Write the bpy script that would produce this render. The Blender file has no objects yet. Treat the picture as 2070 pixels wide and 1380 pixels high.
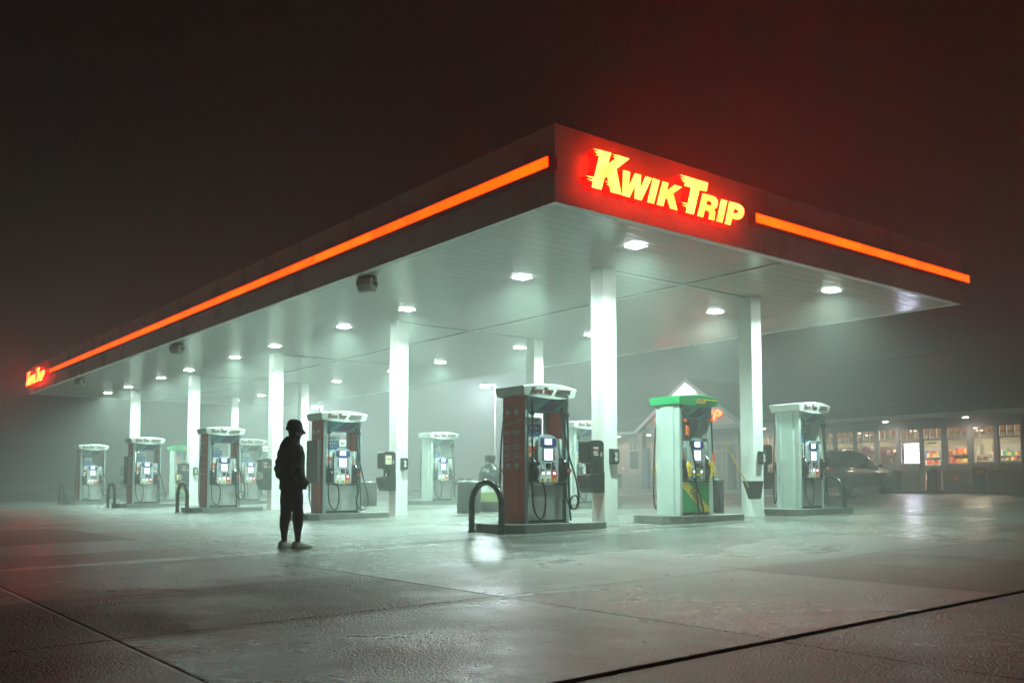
import bpy, math, random
import numpy as np
from mathutils import Vector, Matrix
from mathutils.geometry import tessellate_polygon

random.seed(7)
R = math.radians
SC = bpy.context.scene
COL = SC.collection
PI = math.pi

# ------------------------------------------------------------------ camera
cam_d = bpy.data.cameras.new('camera')
cam = bpy.data.objects.new('camera', cam_d)
COL.objects.link(cam)
SC.camera = cam
CX, CY, CZ = -9.1593, -10.4836, 0.88
yaw, pit = 0.9004, 0.0682
cam.location = (CX, CY, CZ)
cam.rotation_euler = (PI / 2 + pit, 0, yaw - PI / 2)
cam_d.sensor_width = 36
cam_d.lens = 1857.56 / 2070 * 36
cam_d.shift_y = (850.12 - 690) / 2070
cam_d.clip_start = 0.1
cam_d.clip_end = 900

# ------------------------------------------------------------------ night sky
W = bpy.data.worlds.new('World')
SC.world = W
W.use_nodes = True
nt = W.node_tree
bg = nt.nodes['Background']
sky = nt.nodes.new('ShaderNodeTexSky')
sky.sky_type = 'NISHITA'
sky.sun_disc = False
sky.sun_elevation = R(-7)
sky.sun_rotation = R(60)
mixw = nt.nodes.new('ShaderNodeMixRGB')
mixw.blend_type = 'ADD'
mixw.inputs[0].default_value = 1.0
mixw.inputs[2].default_value = (0.030, 0.0135, 0.0095, 1)   # town glow held in the fog
nt.links.new(sky.outputs[0], mixw.inputs[1])
nt.links.new(mixw.outputs[0], bg.inputs['Color'])
bg.inputs['Strength'].default_value = 0.02

# ------------------------------------------------------------------ render settings
SC.view_settings.view_transform = 'Standard'
SC.view_settings.look = 'None'
SC.view_settings.exposure = 0.0
SC.view_settings.gamma = 1.0
cy = SC.cycles
cy.use_denoising = True
cy.max_bounces = 7
cy.diffuse_bounces = 3
cy.glossy_bounces = 3
cy.transmission_bounces = 4
cy.volume_bounces = 3
cy.transparent_max_bounces = 8
cy.sample_clamp_indirect = 3.0
cy.sample_clamp_direct = 40.0
cy.caustics_reflective = False
cy.caustics_refractive = False
cy.use_light_tree = True
cy.use_adaptive_sampling = False

# ------------------------------------------------------------------ tuning
LED_W = 380.0            # each canopy lamp
LED_SPREAD = 148
LED_COL = (0.63, 1.0, 0.83)
HAZE = 0.0110

# ------------------------------------------------------------------ materials
MATS = {}
def mat(name, col, rough=0.5, metal=0.0, spec=0.5, emis=None, es=0.0, noise=0.0, nscale=6.0,
        bump=0.0, bscale=60.0, trans=0.0, alpha=1.0, coat=0.0):
    if name in MATS: return MATS[name]
    m = bpy.data.materials.new(name); m.use_nodes = True
    t = m.node_tree; b = t.nodes['Principled BSDF']
    b.inputs['Base Color'].default_value = (*col, 1)
    b.inputs['Roughness'].default_value = rough
    b.inputs['Metallic'].default_value = metal
    b.inputs['Specular IOR Level'].default_value = spec
    b.inputs['Transmission Weight'].default_value = trans
    b.inputs['Coat Weight'].default_value = coat
    if emis:
        b.inputs['Emission Color'].default_value = (*emis, 1)
        b.inputs['Emission Strength'].default_value = es
    tc = t.nodes.new('ShaderNodeTexCoord')
    if noise > 0:
        n = t.nodes.new('ShaderNodeTexNoise'); n.inputs['Scale'].default_value = nscale
        n.inputs['Detail'].default_value = 6
        r = t.nodes.new('ShaderNodeMapRange')
        r.inputs[1].default_value = 0.3; r.inputs[2].default_value = 0.7
        r.inputs[3].default_value = 1 - noise; r.inputs[4].default_value = 1 + noise * 0.5
        mx = t.nodes.new('ShaderNodeMixRGB'); mx.blend_type = 'MULTIPLY'; mx.inputs[0].default_value = 1
        mx.inputs[1].default_value = (*col, 1)
        t.links.new(tc.outputs['Object'], n.inputs['Vector'])
        t.links.new(n.outputs[0], r.inputs[0])
        t.links.new(r.outputs[0], mx.inputs[2])
        t.links.new(mx.outputs[0], b.inputs['Base Color'])
        r2 = t.nodes.new('ShaderNodeMapRange')
        r2.inputs[1].default_value = 0.3; r2.inputs[2].default_value = 0.7
        r2.inputs[3].default_value = max(0.03, rough - 0.1); r2.inputs[4].default_value = min(1, rough + 0.12)
        t.links.new(n.outputs[0], r2.inputs[0]); t.links.new(r2.outputs[0], b.inputs['Roughness'])
    if bump > 0:
        n = t.nodes.new('ShaderNodeTexNoise'); n.inputs['Scale'].default_value = bscale
        n.inputs['Detail'].default_value = 4
        bp = t.nodes.new('ShaderNodeBump'); bp.inputs['Strength'].default_value = bump
        bp.inputs['Distance'].default_value = 0.01
        t.links.new(tc.outputs['Object'], n.inputs['Vector'])
        t.links.new(n.outputs[0], bp.inputs['Height']); t.links.new(bp.outputs[0], b.inputs['Normal'])
    MATS[name] = m
    return m

white = mat('white_paint', (0.72, 0.74, 0.72), 0.38, noise=0.10, nscale=2.5)
colwhite = mat('column_paint', (0.78, 0.79, 0.77), 0.42, noise=0.12, nscale=1.7, bump=0.05, bscale=20)
crownw = mat('crown_white', (0.74, 0.78, 0.75), 0.42)
crowng = mat('crown_green', (0.010, 0.36, 0.12), 0.38)
pumpgrey = mat('pump_grey', (0.39, 0.45, 0.43), 0.42, noise=0.15, nscale=3)
redpanel = mat('red_vinyl', (0.66, 0.075, 0.045), 0.42, noise=0.22, nscale=3)
steel = mat('brushed_steel', (0.40, 0.41, 0.41), 0.42, metal=0.75, noise=0.25, nscale=4)
trimgrey = mat('trim_bluegrey', (0.20, 0.26, 0.28), 0.4)
headgrey = mat('head_grey', (0.34, 0.38, 0.41), 0.42)
dark = mat('dark_plastic', (0.012, 0.014, 0.014), 0.32, noise=0.2, nscale=9)
darkg = mat('dark_green_plastic', (0.008, 0.011, 0.010), 0.36, noise=0.3, nscale=5)
rubber = mat('black_rubber', (0.012, 0.012, 0.012), 0.36)
chrome = mat('chrome', (0.7, 0.7, 0.7), 0.18, metal=1.0)
redp = mat('red_plastic', (0.50, 0.03, 0.02), 0.4)
orangep = mat('orange_plastic', (0.75, 0.13, 0.02), 0.4)
yellowp = mat('yellow_plastic', (0.72, 0.46, 0.01), 0.38)
stk_white = mat('sticker_white', (0.62, 0.66, 0.63), 0.5)
stk_red = mat('sticker_red', (0.60, 0.06, 0.03), 0.5)
stk_orange = mat('sticker_orange', (0.75, 0.25, 0.02), 0.5)
stk_yellow = mat('sticker_yellow', (0.70, 0.52, 0.05), 0.5)
stk_blue = mat('sticker_blue', (0.02, 0.14, 0.42), 0.45)
stk_navy = mat('sticker_navy', (0.02, 0.035, 0.10), 0.45)
stk_dark = mat('sticker_dark', (0.03, 0.04, 0.04), 0.5)
stk_purple = mat('sticker_purple', (0.12, 0.03, 0.10), 0.5)
stk_teal = mat('sticker_teal', (0.10, 0.30, 0.34), 0.5)
stk_green = mat('sticker_green', (0.01, 0.26, 0.08), 0.45)
decal = mat('decal_pale', (0.52, 0.50, 0.48), 0.5)
decalred = mat('decal_red', (0.11, 0.02, 0.02), 0.5)
screenW = mat('screen_glow', (0.1, 0.1, 0.1), 0.2, emis=(0.50, 0.66, 1.0), es=5.5)
screenB = mat('screen_blue', (0.1, 0.1, 0.1), 0.2, emis=(0.42, 0.50, 1.0), es=6.0)
btn_glow = mat('button_glow', (0.3, 0.3, 0.3), 0.3, emis=(0.95, 0.85, 1.0), es=2.4)
screen_txt = mat('screen_text', (0.1, 0.1, 0.1), 0.2, emis=(0.30, 0.42, 0.62), es=1.0)
lens = mat('lamp_lens', (0.8, 0.8, 0.8), 0.3, emis=(0.86, 1.0, 0.93), es=240)
neonface = mat('neon_face', (0.3, 0.1, 0.02), 0.4, emis=(1.0, 0.031, 0.0048), es=50)
neonside = mat('neon_side', (0.5, 0.01, 0.005), 0.5, emis=(1.0, 0.006, 0.002), es=1.2)
stripm = mat('strip_glow', (0.4, 0.06, 0.01), 0.4, emis=(1.0, 0.027, 0.0), es=8.5)
stripbox = mat('strip_case', (0.22, 0.010, 0.008), 0.45)
def vary(m, scale, lo, hi, perobj=0.0):
    t = m.node_tree; b = t.nodes['Principled BSDF']; es = b.inputs['Emission Strength'].default_value
    tc = t.nodes.new('ShaderNodeTexCoord'); n = t.nodes.new('ShaderNodeTexNoise'); n.inputs['Scale'].default_value = scale; n.inputs['Detail'].default_value = 1
    r = t.nodes.new('ShaderNodeMapRange'); r.inputs[1].default_value = 0.3; r.inputs[2].default_value = 0.7; r.inputs[3].default_value = lo * es; r.inputs[4].default_value = hi * es
    t.links.new(tc.outputs['Object'], n.inputs['Vector']); t.links.new(n.outputs[0], r.inputs[0])
    o = t.nodes.new('ShaderNodeObjectInfo'); q = t.nodes.new('ShaderNodeMath'); q.operation = 'MULTIPLY_ADD'; q.inputs[1].default_value = perobj; q.inputs[2].default_value = 1 - perobj / 2
    t.links.new(o.outputs['Random'], q.inputs[0]); k = t.nodes.new('ShaderNodeMath'); k.operation = 'MULTIPLY'
    t.links.new(r.outputs[0], k.inputs[0]); t.links.new(q.outputs[0], k.inputs[1]); t.links.new(k.outputs[0], b.inputs['Emission Strength'])
vary(neonface, 3.0, 0.7, 1.5)
vary(stripm, 1.6, 0.8, 1.25, 0.3)
metaldark = mat('dark_metal', (0.03, 0.035, 0.04), 0.35, metal=0.3)
hoopm = mat('hoop_paint', (0.014, 0.020, 0.022), 0.22, noise=0.3, nscale=8, coat=0.3)
hdrgrey = mat('housing_grey', (0.42, 0.40, 0.38), 0.5)
glassm = mat('window_glass', (0.9, 0.95, 0.95), 0.02, trans=0.0)

# clear pane: mostly transparent with a gloss
def pane_mat():
    m = bpy.data.materials.new('window_pane'); m.use_nodes = True
    t = m.node_tree; t.nodes.clear()
    o = t.nodes.new('ShaderNodeOutputMaterial'); mx = t.nodes.new('ShaderNodeMixShader')
    tr = t.nodes.new('ShaderNodeBsdfTransparent'); gl = t.nodes.new('ShaderNodeBsdfGlossy')
    gl.inputs['Roughness'].default_value = 0.04
    tr.inputs[0].default_value = (0.86, 0.90, 0.88, 1)
    fr = t.nodes.new('ShaderNodeFresnel'); fr.inputs[0].default_value = 1.45
    t.links.new(fr.outputs[0], mx.inputs[0]); t.links.new(tr.outputs[0], mx.inputs[1]); t.links.new(gl.outputs[0], mx.inputs[2])
    t.links.new(mx.outputs[0], o.inputs[0])
    return m
pane = pane_mat()
carglass = mat('car_glass', (0.02, 0.025, 0.03), 0.06)

# ------------------------------------------------------------------ mesh builder
class MB:
    def __init__(s): s.v = []; s.f = []; s.m = []; s.sm = []
    def add(s, vs, fs, m=0, smooth=False, M=None):
        o = len(s.v)
        for p in vs:
            p = Vector(p)
            if M is not None: p = M @ p
            s.v.append(p)
        for f in fs:
            s.f.append([i + o for i in f]); s.m.append(m); s.sm.append(smooth)
        return s
    def box(s, x0, x1, y0, y1, z0, z1, m=0, M=None):
        vs = [(x0,y0,z0),(x1,y0,z0),(x1,y1,z0),(x0,y1,z0),(x0,y0,z1),(x1,y0,z1),(x1,y1,z1),(x0,y1,z1)]
        return s.add(vs, [(0,3,2,1),(4,5,6,7),(0,1,5,4),(1,2,6,5),(2,3,7,6),(3,0,4,7)], m, False, M)
    def prism(s, poly, a0, a1, axis='y', m=0, hole=None, M=None, msides=None, smooth=False):
        """poly of 2D points (u, v); axis is the extrusion axis: x -> (y,z), y -> (x,z), z -> (x,y)"""
        def P(u, v, a):
            return {'x': (a, u, v), 'y': (u, a, v), 'z': (u, v, a)}[axis]
        loops = [poly] + ([hole] if hole else [])
        flat = [p for l in loops for p in l]
        tris = tessellate_polygon([[Vector((u, v, 0)) for u, v in l] for l in loops])
        n = len(flat)
        vs = [P(u, v, a0) for u, v in flat] + [P(u, v, a1) for u, v in flat]
        fs = []
        def nrm(t, off):
            a, b, c = [Vector(vs[i + off]) for i in t]
            return (b - a).cross(c - a)
        ax = {'x': 0, 'y': 1, 'z': 2}[axis]
        sg = 1 if a1 > a0 else -1
        for t in tris:
            d = nrm(t, 0)[ax] * sg
            t = tuple(t)
            t0 = t if d < 0 else t[::-1]
            fs.append(t0); fs.append(tuple(i + n for i in t0[::-1]))
        s.add(vs, fs, m, False, M)
        o = 0
        for li, l in enumerate(loops):
            k = len(l)
            area = sum(l[i][0] * l[(i+1) % k][1] - l[(i+1) % k][0] * l[i][1] for i in range(k))
            vs2 = [P(u, v, a0) for u, v in l] + [P(u, v, a1) for u, v in l]
            fs2 = []
            for i in range(k):
                j = (i + 1) % k
                q = (i, j, j + k, i + k)
                flip = (area > 0) == (sg > 0)
                if axis == 'y': flip = not flip
                if li == 1: flip = not flip
                fs2.append(q if flip else q[::-1])
            s.add(vs2, fs2, m if msides is None else msides, smooth, M)
        return s
    def tube(s, pts, r, seg=8, m=0, caps=True, M=None):
        pts = [Vector(p) for p in pts]
        n = len(pts)
        rs = r if isinstance(r, (list, tuple)) else [r] * n
        vs = []; fs = []
        t = (pts[1] - pts[0]).normalized()
        ref = Vector((0, 0, 1)) if abs(t.z) < 0.9 else Vector((1, 0, 0))
        u = t.cross(ref).normalized()
        for i, p in enumerate(pts):
            if i == 0: tt = pts[1] - pts[0]
            elif i == n - 1: tt = pts[-1] - pts[-2]
            else: tt = pts[i + 1] - pts[i - 1]
            if tt.length < 1e-9: tt = t
            tt = tt.normalized()
            u = (u - tt * u.dot(tt)).normalized()
            w = tt.cross(u)
            for k in range(seg):
                a = 2 * PI * k / seg
                vs.append(p + (u * math.cos(a) + w * math.sin(a)) * rs[i])
        for i in range(n - 1):
            for k in range(seg):
                k2 = (k + 1) % seg
                fs.append((i*seg+k, i*seg+k2, (i+1)*seg+k2, (i+1)*seg+k))
        if caps:
            fs.append(tuple(range(seg))[::-1]); fs.append(tuple(range((n-1)*seg, n*seg)))
        return s.add(vs, fs, m, True, M)
    def cyl(s, c, r, z0, z1, seg=16, m=0, M=None):
        return s.tube([(c[0], c[1], z0), (c[0], c[1], z1)], r, seg, m, True, M)
    def lathe(s, prof, seg=24, m=0, M=None, c=(0, 0)):
        vs = []; fs = []
        for (r, z) in prof:
            for k in range(seg):
                a = 2 * PI * k / seg
                vs.append((c[0] + r * math.cos(a), c[1] + r * math.sin(a), z))
        for i in range(len(prof) - 1):
            for k in range(seg):
                k2 = (k + 1) % seg
                fs.append((i*seg+k, i*seg+k2, (i+1)*seg+k2, (i+1)*seg+k))
        fs.append(tuple(range(seg))[::-1]); fs.append(tuple(range((len(prof)-1)*seg, len(prof)*seg)))
        return s.add(vs, fs, m, True, M)
    def loft(s, rings, m=0, smooth=True, caps=True, M=None):
        n = len(rings[0]); vs = [p for r in rings for p in r]; fs = []
        for i in range(len(rings) - 1):
            for k in range(n):
                k2 = (k + 1) % n
                fs.append((i*n+k, i*n+k2, (i+1)*n+k2, (i+1)*n+k))
        if caps:
            fs.append(tuple(range(n))[::-1]); fs.append(tuple(range((len(rings)-1)*n, len(rings)*n)))
        return s.add(vs, fs, m, smooth, M)
    def build(s, name, mats, parent=None, bevel=0, sub=0, sharp=None):
        me = bpy.data.meshes.new(name)
        me.from_pydata([tuple(p) for p in s.v], [], s.f)
        if not isinstance(mats, (list, tuple)): mats = [mats]
        for m in mats: me.materials.append(m)
        me.polygons.foreach_set('material_index', s.m)
        me.polygons.foreach_set('use_smooth', s.sm)
        me.update()
        if any(s.sm) and sharp is None: sharp = 40
        if sharp: 
            try: me.set_sharp_from_angle(angle=R(sharp))
            except Exception: pass
        o = bpy.data.objects.new(name, me); COL.objects.link(o)
        if parent: o.parent = parent
        if bevel:
            b = o.modifiers.new('bevel', 'BEVEL'); b.width = bevel; b.segments = 2; b.limit_method = 'ANGLE'; b.angle_limit = R(35)
            b.harden_normals = False
        if sub:
            b = o.modifiers.new('sub', 'SUBSURF'); b.levels = sub; b.render_levels = sub
        return o

def smoothpts(pts, n=6):
    P = [Vector(p) for p in pts]
    P = [P[0] * 2 - P[1]] + P + [P[-1] * 2 - P[-2]]
    out = []
    for i in range(1, len(P) - 2):
        a, b, c, d = P[i-1], P[i], P[i+1], P[i+2]
        for k in range(n):
            t = k / n
            out.append(0.5 * ((2*b) + (c - a) * t + (2*a - 5*b + 4*c - d) * t*t + (-a + 3*b - 3*c + d) * t**3))
    out.append(P[-2])
    return out

_tc = {}
def textmesh(body, shear=0.0):
    key = (body, shear)
    if key in _tc: return _tc[key]
    cu = bpy.data.curves.new('t', 'FONT'); cu.body = body; cu.size = 1; cu.shear = shear
    cu.align_x = 'CENTER'; cu.align_y = 'CENTER'; cu.resolution_u = 2; cu.offset = 0.012
    o = bpy.data.objects.new('t', cu); COL.objects.link(o)
    dg = bpy.context.evaluated_depsgraph_get(); dg.update()
    me = bpy.data.meshes.new_from_object(o.evaluated_get(dg))
    r = ([tuple(v.co) for v in me.vertices], [tuple(p.vertices) for p in me.polygons])
    bpy.data.objects.remove(o); bpy.data.curves.remove(cu); bpy.data.meshes.remove(me)
    _tc[key] = r
    return r
def add_text(mb, body, c, size, face='-y', m=0, shear=0.0, sx=1.0, rot=0.0):
    """flat lettering, centred at c, facing -y or -x"""
    vs, fs = textmesh(body, shear)
    S = Matrix.Diagonal((size * sx, size, 1, 1)); Z = Matrix.Rotation(rot, 4, 'Z')
    B = Matrix.Rotation(PI / 2, 4, 'X')                       # faces -y, reads along +x
    if face == '-x': B = Matrix.Rotation(-PI / 2, 4, 'Z') @ B   # reads along -y
    if face == '+y': B = Matrix.Rotation(PI, 4, 'Z') @ B
    mb.add(vs, fs, m, False, Matrix.Translation(c) @ B @ Z @ S)

def root(name, label, cat, loc=(0, 0, 0), rz=0, group=None):
    o = bpy.data.objects.new(name, None); COL.objects.link(o)
    o.location = loc; o.rotation_euler = (0, 0, rz); o.empty_display_size = 0.2
    o['label'] = label; o['category'] = cat
    if group: o['group'] = group
    return o
def tag(o, label, cat, group=None):
    o['label'] = label; o['category'] = cat
    if group: o['group'] = group
    return o
def kids(o): return [c for c in COL.objects if c.parent == o]
_kidcache = {}
def copy_tree(o, parent=None):
    c = o.copy(); COL.objects.link(c); c.parent = parent
    if o.name not in _kidcache: _kidcache[o.name] = kids(o)
    for ch in _kidcache[o.name]: copy_tree(ch, c)
    return c
def place(proto, first, loc, rz, label, group=None):
    o = proto if first else copy_tree(proto)
    o.location = loc; o.rotation_euler = (0, 0, rz); o['label'] = label
    if group: o['group'] = group
    return o
ORD = ['first', 'second', 'third', 'fourth', 'fifth', 'sixth', 'seventh', 'eighth', 'ninth', 'tenth']

# forecourt rises gently towards the shop
def gz(x, y):
    z = 0.0139 * x - 0.0015 * max(-10, min(60, y)) + 0.0017 * max(0, x - 4) + 0.007 * max(0, x - 13)
    return max(-0.35, min(z, 0.555))

# ------------------------------------------------------------------ ground
def concrete(name, base, jx, jy, wet=True, coarse=1.0, bumps=0.55):
    m = bpy.data.materials.new(name); m.use_nodes = True
    t = m.node_tree; N = t.nodes.new; Lk = t.links.new; b = t.nodes['Principled BSDF']
    tc = N('ShaderNodeTexCoord')
    def noise(scale, det=6, rough=0.55, dist=0.0, vec=None):
        n = N('ShaderNodeTexNoise'); n.inputs['Scale'].default_value = scale; n.inputs['Detail'].default_value = det
        n.inputs['Roughness'].default_value = rough; n.inputs['Distortion'].default_value = dist
        Lk(vec if vec is not None else tc.outputs['Object'], n.inputs['Vector']); return n.outputs[0]
    def mr(x, a, bb, c, d):
        n = N('ShaderNodeMapRange'); n.inputs[1].default_value = a; n.inputs[2].default_value = bb
        n.inputs[3].default_value = c; n.inputs[4].default_value = d; Lk(x, n.inputs[0]); return n.outputs[0]
    def math_(op, x, y=None):
        n = N('ShaderNodeMath'); n.operation = op
        for i, v in enumerate((x, y)):
            if v is None: continue
            if isinstance(v, (int, float)): n.inputs[i].default_value = v
            else: Lk(v, n.inputs[i])
        return n.outputs[0]
    sep = N('ShaderNodeSeparateXYZ'); Lk(tc.outputs['Object'], sep.inputs[0])
    big = noise(0.33, 5, 0.6, 0.4); mid = noise(2.1, 6, 0.65); fine = noise(46, 4, 0.7); 
    vor = N('ShaderNodeTexVoronoi'); vor.inputs['Scale'].default_value = 75 * coarse; Lk(tc.outputs['Object'], vor.inputs['Vector'])
    # slabs each with their own tone
    sx = math_('FLOOR', math_('DIVIDE', math_('ADD', sep.outputs[0], 7.48), 3.05))
    sy = math_('FLOOR', math_('DIVIDE', math_('ADD', sep.outputs[1], 7.08), 2.6))
    wn = N('ShaderNodeTexWhiteNoise'); wn.noise_dimensions = '2D'
    cmb = N('ShaderNodeCombineXYZ'); Lk(sx, cmb.inputs[0]); Lk(sy, cmb.inputs[1]); Lk(cmb.outputs[0], wn.inputs['Vector'])
    val = math_('MULTIPLY', mr(wn.outputs[0], 0, 1, 0.74, 1.16), mr(mid, 0.3, 0.7, 0.80, 1.15))
    val = math_('MULTIPLY', val, mr(fine, 0.32, 0.68, 0.62, 1.25))
    val = math_('MULTIPLY', val, mr(big, 0.35, 0.65, 0.86, 1.08))
    clump = noise(11, 9, 0.82)
    val = math_('MULTIPLY', val, mr(clump, 0.38, 0.62, 0.50, 1.40))
    old = math_('MAXIMUM', mr(sep.outputs[0], -4.44, -4.42, 1, 0), mr(sep.outputs[1], -4.35, -4.33, 0.8, 0)) if wet else None   # older, coarser pours
    if wet: val = math_('MULTIPLY', val, mr(old, 0, 1, 1.0, 0.66))
    # joints
    def dist_to(v, centre): return math_('ABSOLUTE', math_('SUBTRACT', v, centre))
    wob = math_('MULTIPLY', math_('SUBTRACT', noise(1.3, 3), 0.5), 0.012)
    ch = None
    for c in jx:
        d = dist_to(math_('ADD', sep.outputs[0], wob), c); dd = mr(d, 0.006, 0.016, 1, 0)
        ch = dd if ch is None else math_('MAXIMUM', ch, dd)
    for c, w in jy:
        d = dist_to(math_('ADD', sep.outputs[1], wob), c); dd = mr(d, w, w * 1.9, 1, 0)
        ch = dd if ch is None else math_('MAXIMUM', ch, dd)
    if ch is not None:
        val = math_('MULTIPLY', val, mr(ch, 0, 1, 1, 0.22))
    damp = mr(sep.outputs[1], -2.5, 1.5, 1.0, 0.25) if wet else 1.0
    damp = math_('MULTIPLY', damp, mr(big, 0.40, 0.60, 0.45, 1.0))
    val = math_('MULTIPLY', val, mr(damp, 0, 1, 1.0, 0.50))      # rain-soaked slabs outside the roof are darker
    col = N('ShaderNodeMixRGB'); col.blend_type = 'MULTIPLY'; col.inputs[0].default_value = 1
    col.inputs[1].default_value = (*base, 1); Lk(val, col.inputs[2]); Lk(col.outputs[0], b.inputs['Base Color'])
    # wetness: smooth film in patches and along the gutter
    wetp = mr(math_('ADD', math_('MULTIPLY', big, 0.75), math_('MULTIPLY', noise(1.4, 7, 0.7, 0.6), 0.25)), 0.45, 0.56, 0, 1)
    if wet:
        g = mr(dist_to(math_('ADD', sep.outputs[1], math_('MULTIPLY', math_('SUBTRACT', noise(0.7, 3), 0.5), 0.7)), 1.45), 0.10, 0.40, 1, 0)
        g2 = mr(sep.outputs[1], -2.6, -1.6, 0, 0.55)        # the inner slabs are trowelled smoother
        wetp = math_('MAXIMUM', math_('MAXIMUM', math_('MULTIPLY', wetp, 0.55), g2), g)
    else:
        wetp = math_('MULTIPLY', wetp, 0.35)
    rough = mr(wetp, 0, 1, 0.42, 0.12)
    if wet: rough = math_('ADD', rough, math_('MULTIPLY', old, 0.05))
    rough = math_('ADD', rough, math_('MULTIPLY', math_('SUBTRACT', mid, 0.5), 0.10))
    rough = math_('ADD', rough, math_('MULTIPLY', math_('SUBTRACT', wn.outputs[0], 0.5), -0.16))
    rough = math_('MAXIMUM', math_('ADD', rough, math_('MULTIPLY', math_('SUBTRACT', clump, 0.5), 0.30)), 0.13)
    Lk(rough, b.inputs['Roughness'])
    b.inputs['Specular IOR Level'].default_value = 1.0
    if ch is not None:
        Lk(mr(ch, 0, 1, 1.0, 0.05), b.inputs['Specular IOR Level'])
    bh = math_('ADD', math_('MULTIPLY', fine, 1.5), math_('MULTIPLY', vor.outputs['Distance'], 1.8))
    bh = math_('MULTIPLY', bh, mr(wetp, 0, 1, 1.0, 0.06))
    bh = math_('ADD', bh, math_('ADD', math_('MULTIPLY', noise(1.1, 3), 0.35), math_('MULTIPLY', clump, 0.9)))
    if ch is not None: bh = math_('SUBTRACT', bh, math_('MULTIPLY', ch, 1.0))
    bp = N('ShaderNodeBump'); bp.inputs['Strength'].default_value = bumps; bp.inputs['Distance'].default_value = 0.012
    Lk(bh, bp.inputs['Height']); Lk(bp.outputs[0], b.inputs['Normal'])
    return m

JX = [-10.5, -7.48, -4.43, -1.2, 1.9, 5.0, 8.1, 11.2, 14.3, 17.4]
JY = [(-7.08, 0.006), (-4.34, 0.005), (-2.1, 0.005), (0.45, 0.006), (6.7, 0.006), (10.5, 0.006), (14.4, 0.006), (18.4, 0.006), (22.4, 0.006), (26.3, 0.006), (30.3, 0.006)]
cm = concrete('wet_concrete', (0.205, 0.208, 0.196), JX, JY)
cm2 = concrete('coarse_concrete', (0.115, 0.095, 0.086), JX, [], wet=False, coarse=0.8, bumps=0.9)

def gsheet(name, xs, ys, m, dz=0.0):
    mb = MB(); vs = [(x, y, gz(x, y) + dz) for y in ys for x in xs]; n = len(xs)
    fs = [(j*n+i, j*n+i+1, (j+1)*n+i+1, (j+1)*n+i) for j in range(len(ys)-1) for i in range(n-1)]
    mb.add(vs, fs); o = mb.build(name, m); o['kind'] = 'structure'; return o
def fr(a, b, st):
    n = max(1, int(round((b - a) / st))); return [a + (b - a) * i / n for i in range(n + 1)]
XS = [-60, -40, -25] + fr(-20, 4, 4) + [8, 13] + fr(18, 36, 3) + [60, 110, 150]
rng = np.random.default_rng(3)
def smooth_field(nx, ny, cell, seed):
    r = np.random.default_rng(seed); gx_, gy_ = int(nx / cell) + 3, int(ny / cell) + 3
    g = r.random((gy_, gx_)); u = np.arange(nx) / cell; v = np.arange(ny) / cell
    iu, iv = u.astype(int), v.astype(int); fu, fv = u - iu, v - iv
    fu = fu * fu * (3 - 2 * fu); fv = (fv * fv * (3 - 2 * fv))[:, None]
    a = g[iv][:, iu]; b = g[iv][:, iu + 1]; c = g[iv + 1][:, iu]; d = g[iv + 1][:, iu + 1]
    return (a * (1 - fu) + b * fu) * (1 - fv) + (c * (1 - fu) + d * fu) * fv
def rough_sheet(name, x0, x1, y0, y1, step, m, amp, dz=0.0, ragged=True):
    '''close paving whose exposed stones are real relief, with the slab joints cut into it'''
    nx, ny = int((x1 - x0) / step) + 1, int((y1 - y0) / step) + 1
    X = np.linspace(x0, x1, nx); Y = np.linspace(y0, y1, ny)
    XX, YY = np.meshgrid(X, Y)
    h = rng.random((ny, nx)) ** 1.6
    patch = smooth_field(nx, ny, 55, 11) * 0.6 + smooth_field(nx, ny, 17, 12) * 0.4
    worn = np.clip((patch - 0.36) / 0.22, 0.10, 1.0)
    fade = np.clip((YY - (y1 - 1.2)) / 1.2, 0, 1) if ragged else 0.0
    a = amp * worn * (1 - fade * 0.85)
    z = 0.0139 * XX - 0.0015 * np.maximum(-10, YY) + 0.0017 * np.maximum(0, XX - 4) + 0.007 * np.maximum(0, XX - 13) + dz
    z = z + (h - 0.5) * a
    edge = (XX <= x0 + 1e-6) | (XX >= x1 - 1e-6) | (YY <= y0 + 1e-6) | (YY >= y1 - 1e-6)
    for c in JX: z -= np.clip(1 - np.abs(XX - c) / (step * 0.9), 0, 1) * 0.008
    for c, w in JY: z -= np.clip(1 - np.abs(YY - c) / (step * 0.9), 0, 1) * 0.008
    jx_ = (rng.random((ny, nx)) - 0.5) * step * 0.55; jy_ = (rng.random((ny, nx)) - 0.5) * step * 0.55
    XX = XX + np.where(edge, 0, jx_); YY = YY + np.where(edge, 0, jy_)
    z = np.where(edge, z - 0.004, z)
    co = np.stack([XX, YY, z], -1).reshape(-1, 3).astype(np.float32)
    i = np.arange(nx - 1)[None, :] + np.arange(ny - 1)[:, None] * nx
    f = np.stack([i, i + 1, i + 1 + nx, i + nx], -1).reshape(-1).astype(np.int32)
    me = bpy.data.meshes.new(name); nf = len(f) // 4
    me.vertices.add(len(co)); me.vertices.foreach_set('co', co.ravel())
    me.loops.add(len(f)); me.loops.foreach_set('vertex_index', f)
    me.polygons.add(nf); me.polygons.foreach_set('loop_start', np.arange(nf, dtype=np.int32) * 4)
    me.update(calc_edges=True); me.materials.append(m)
    o = bpy.data.objects.new(name, me); COL.objects.link(o); o['kind'] = 'structure'
    return o
NX0, NX1, NY1 = -10.4, 4.6, -0.4
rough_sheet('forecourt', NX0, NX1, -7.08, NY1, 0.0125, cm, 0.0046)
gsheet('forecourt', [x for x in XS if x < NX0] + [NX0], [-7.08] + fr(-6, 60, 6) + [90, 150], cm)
gsheet('forecourt', [NX0, -8, -4, 0, NX1], [NY1] + fr(6, 60, 6) + [90, 150], cm)
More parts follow.
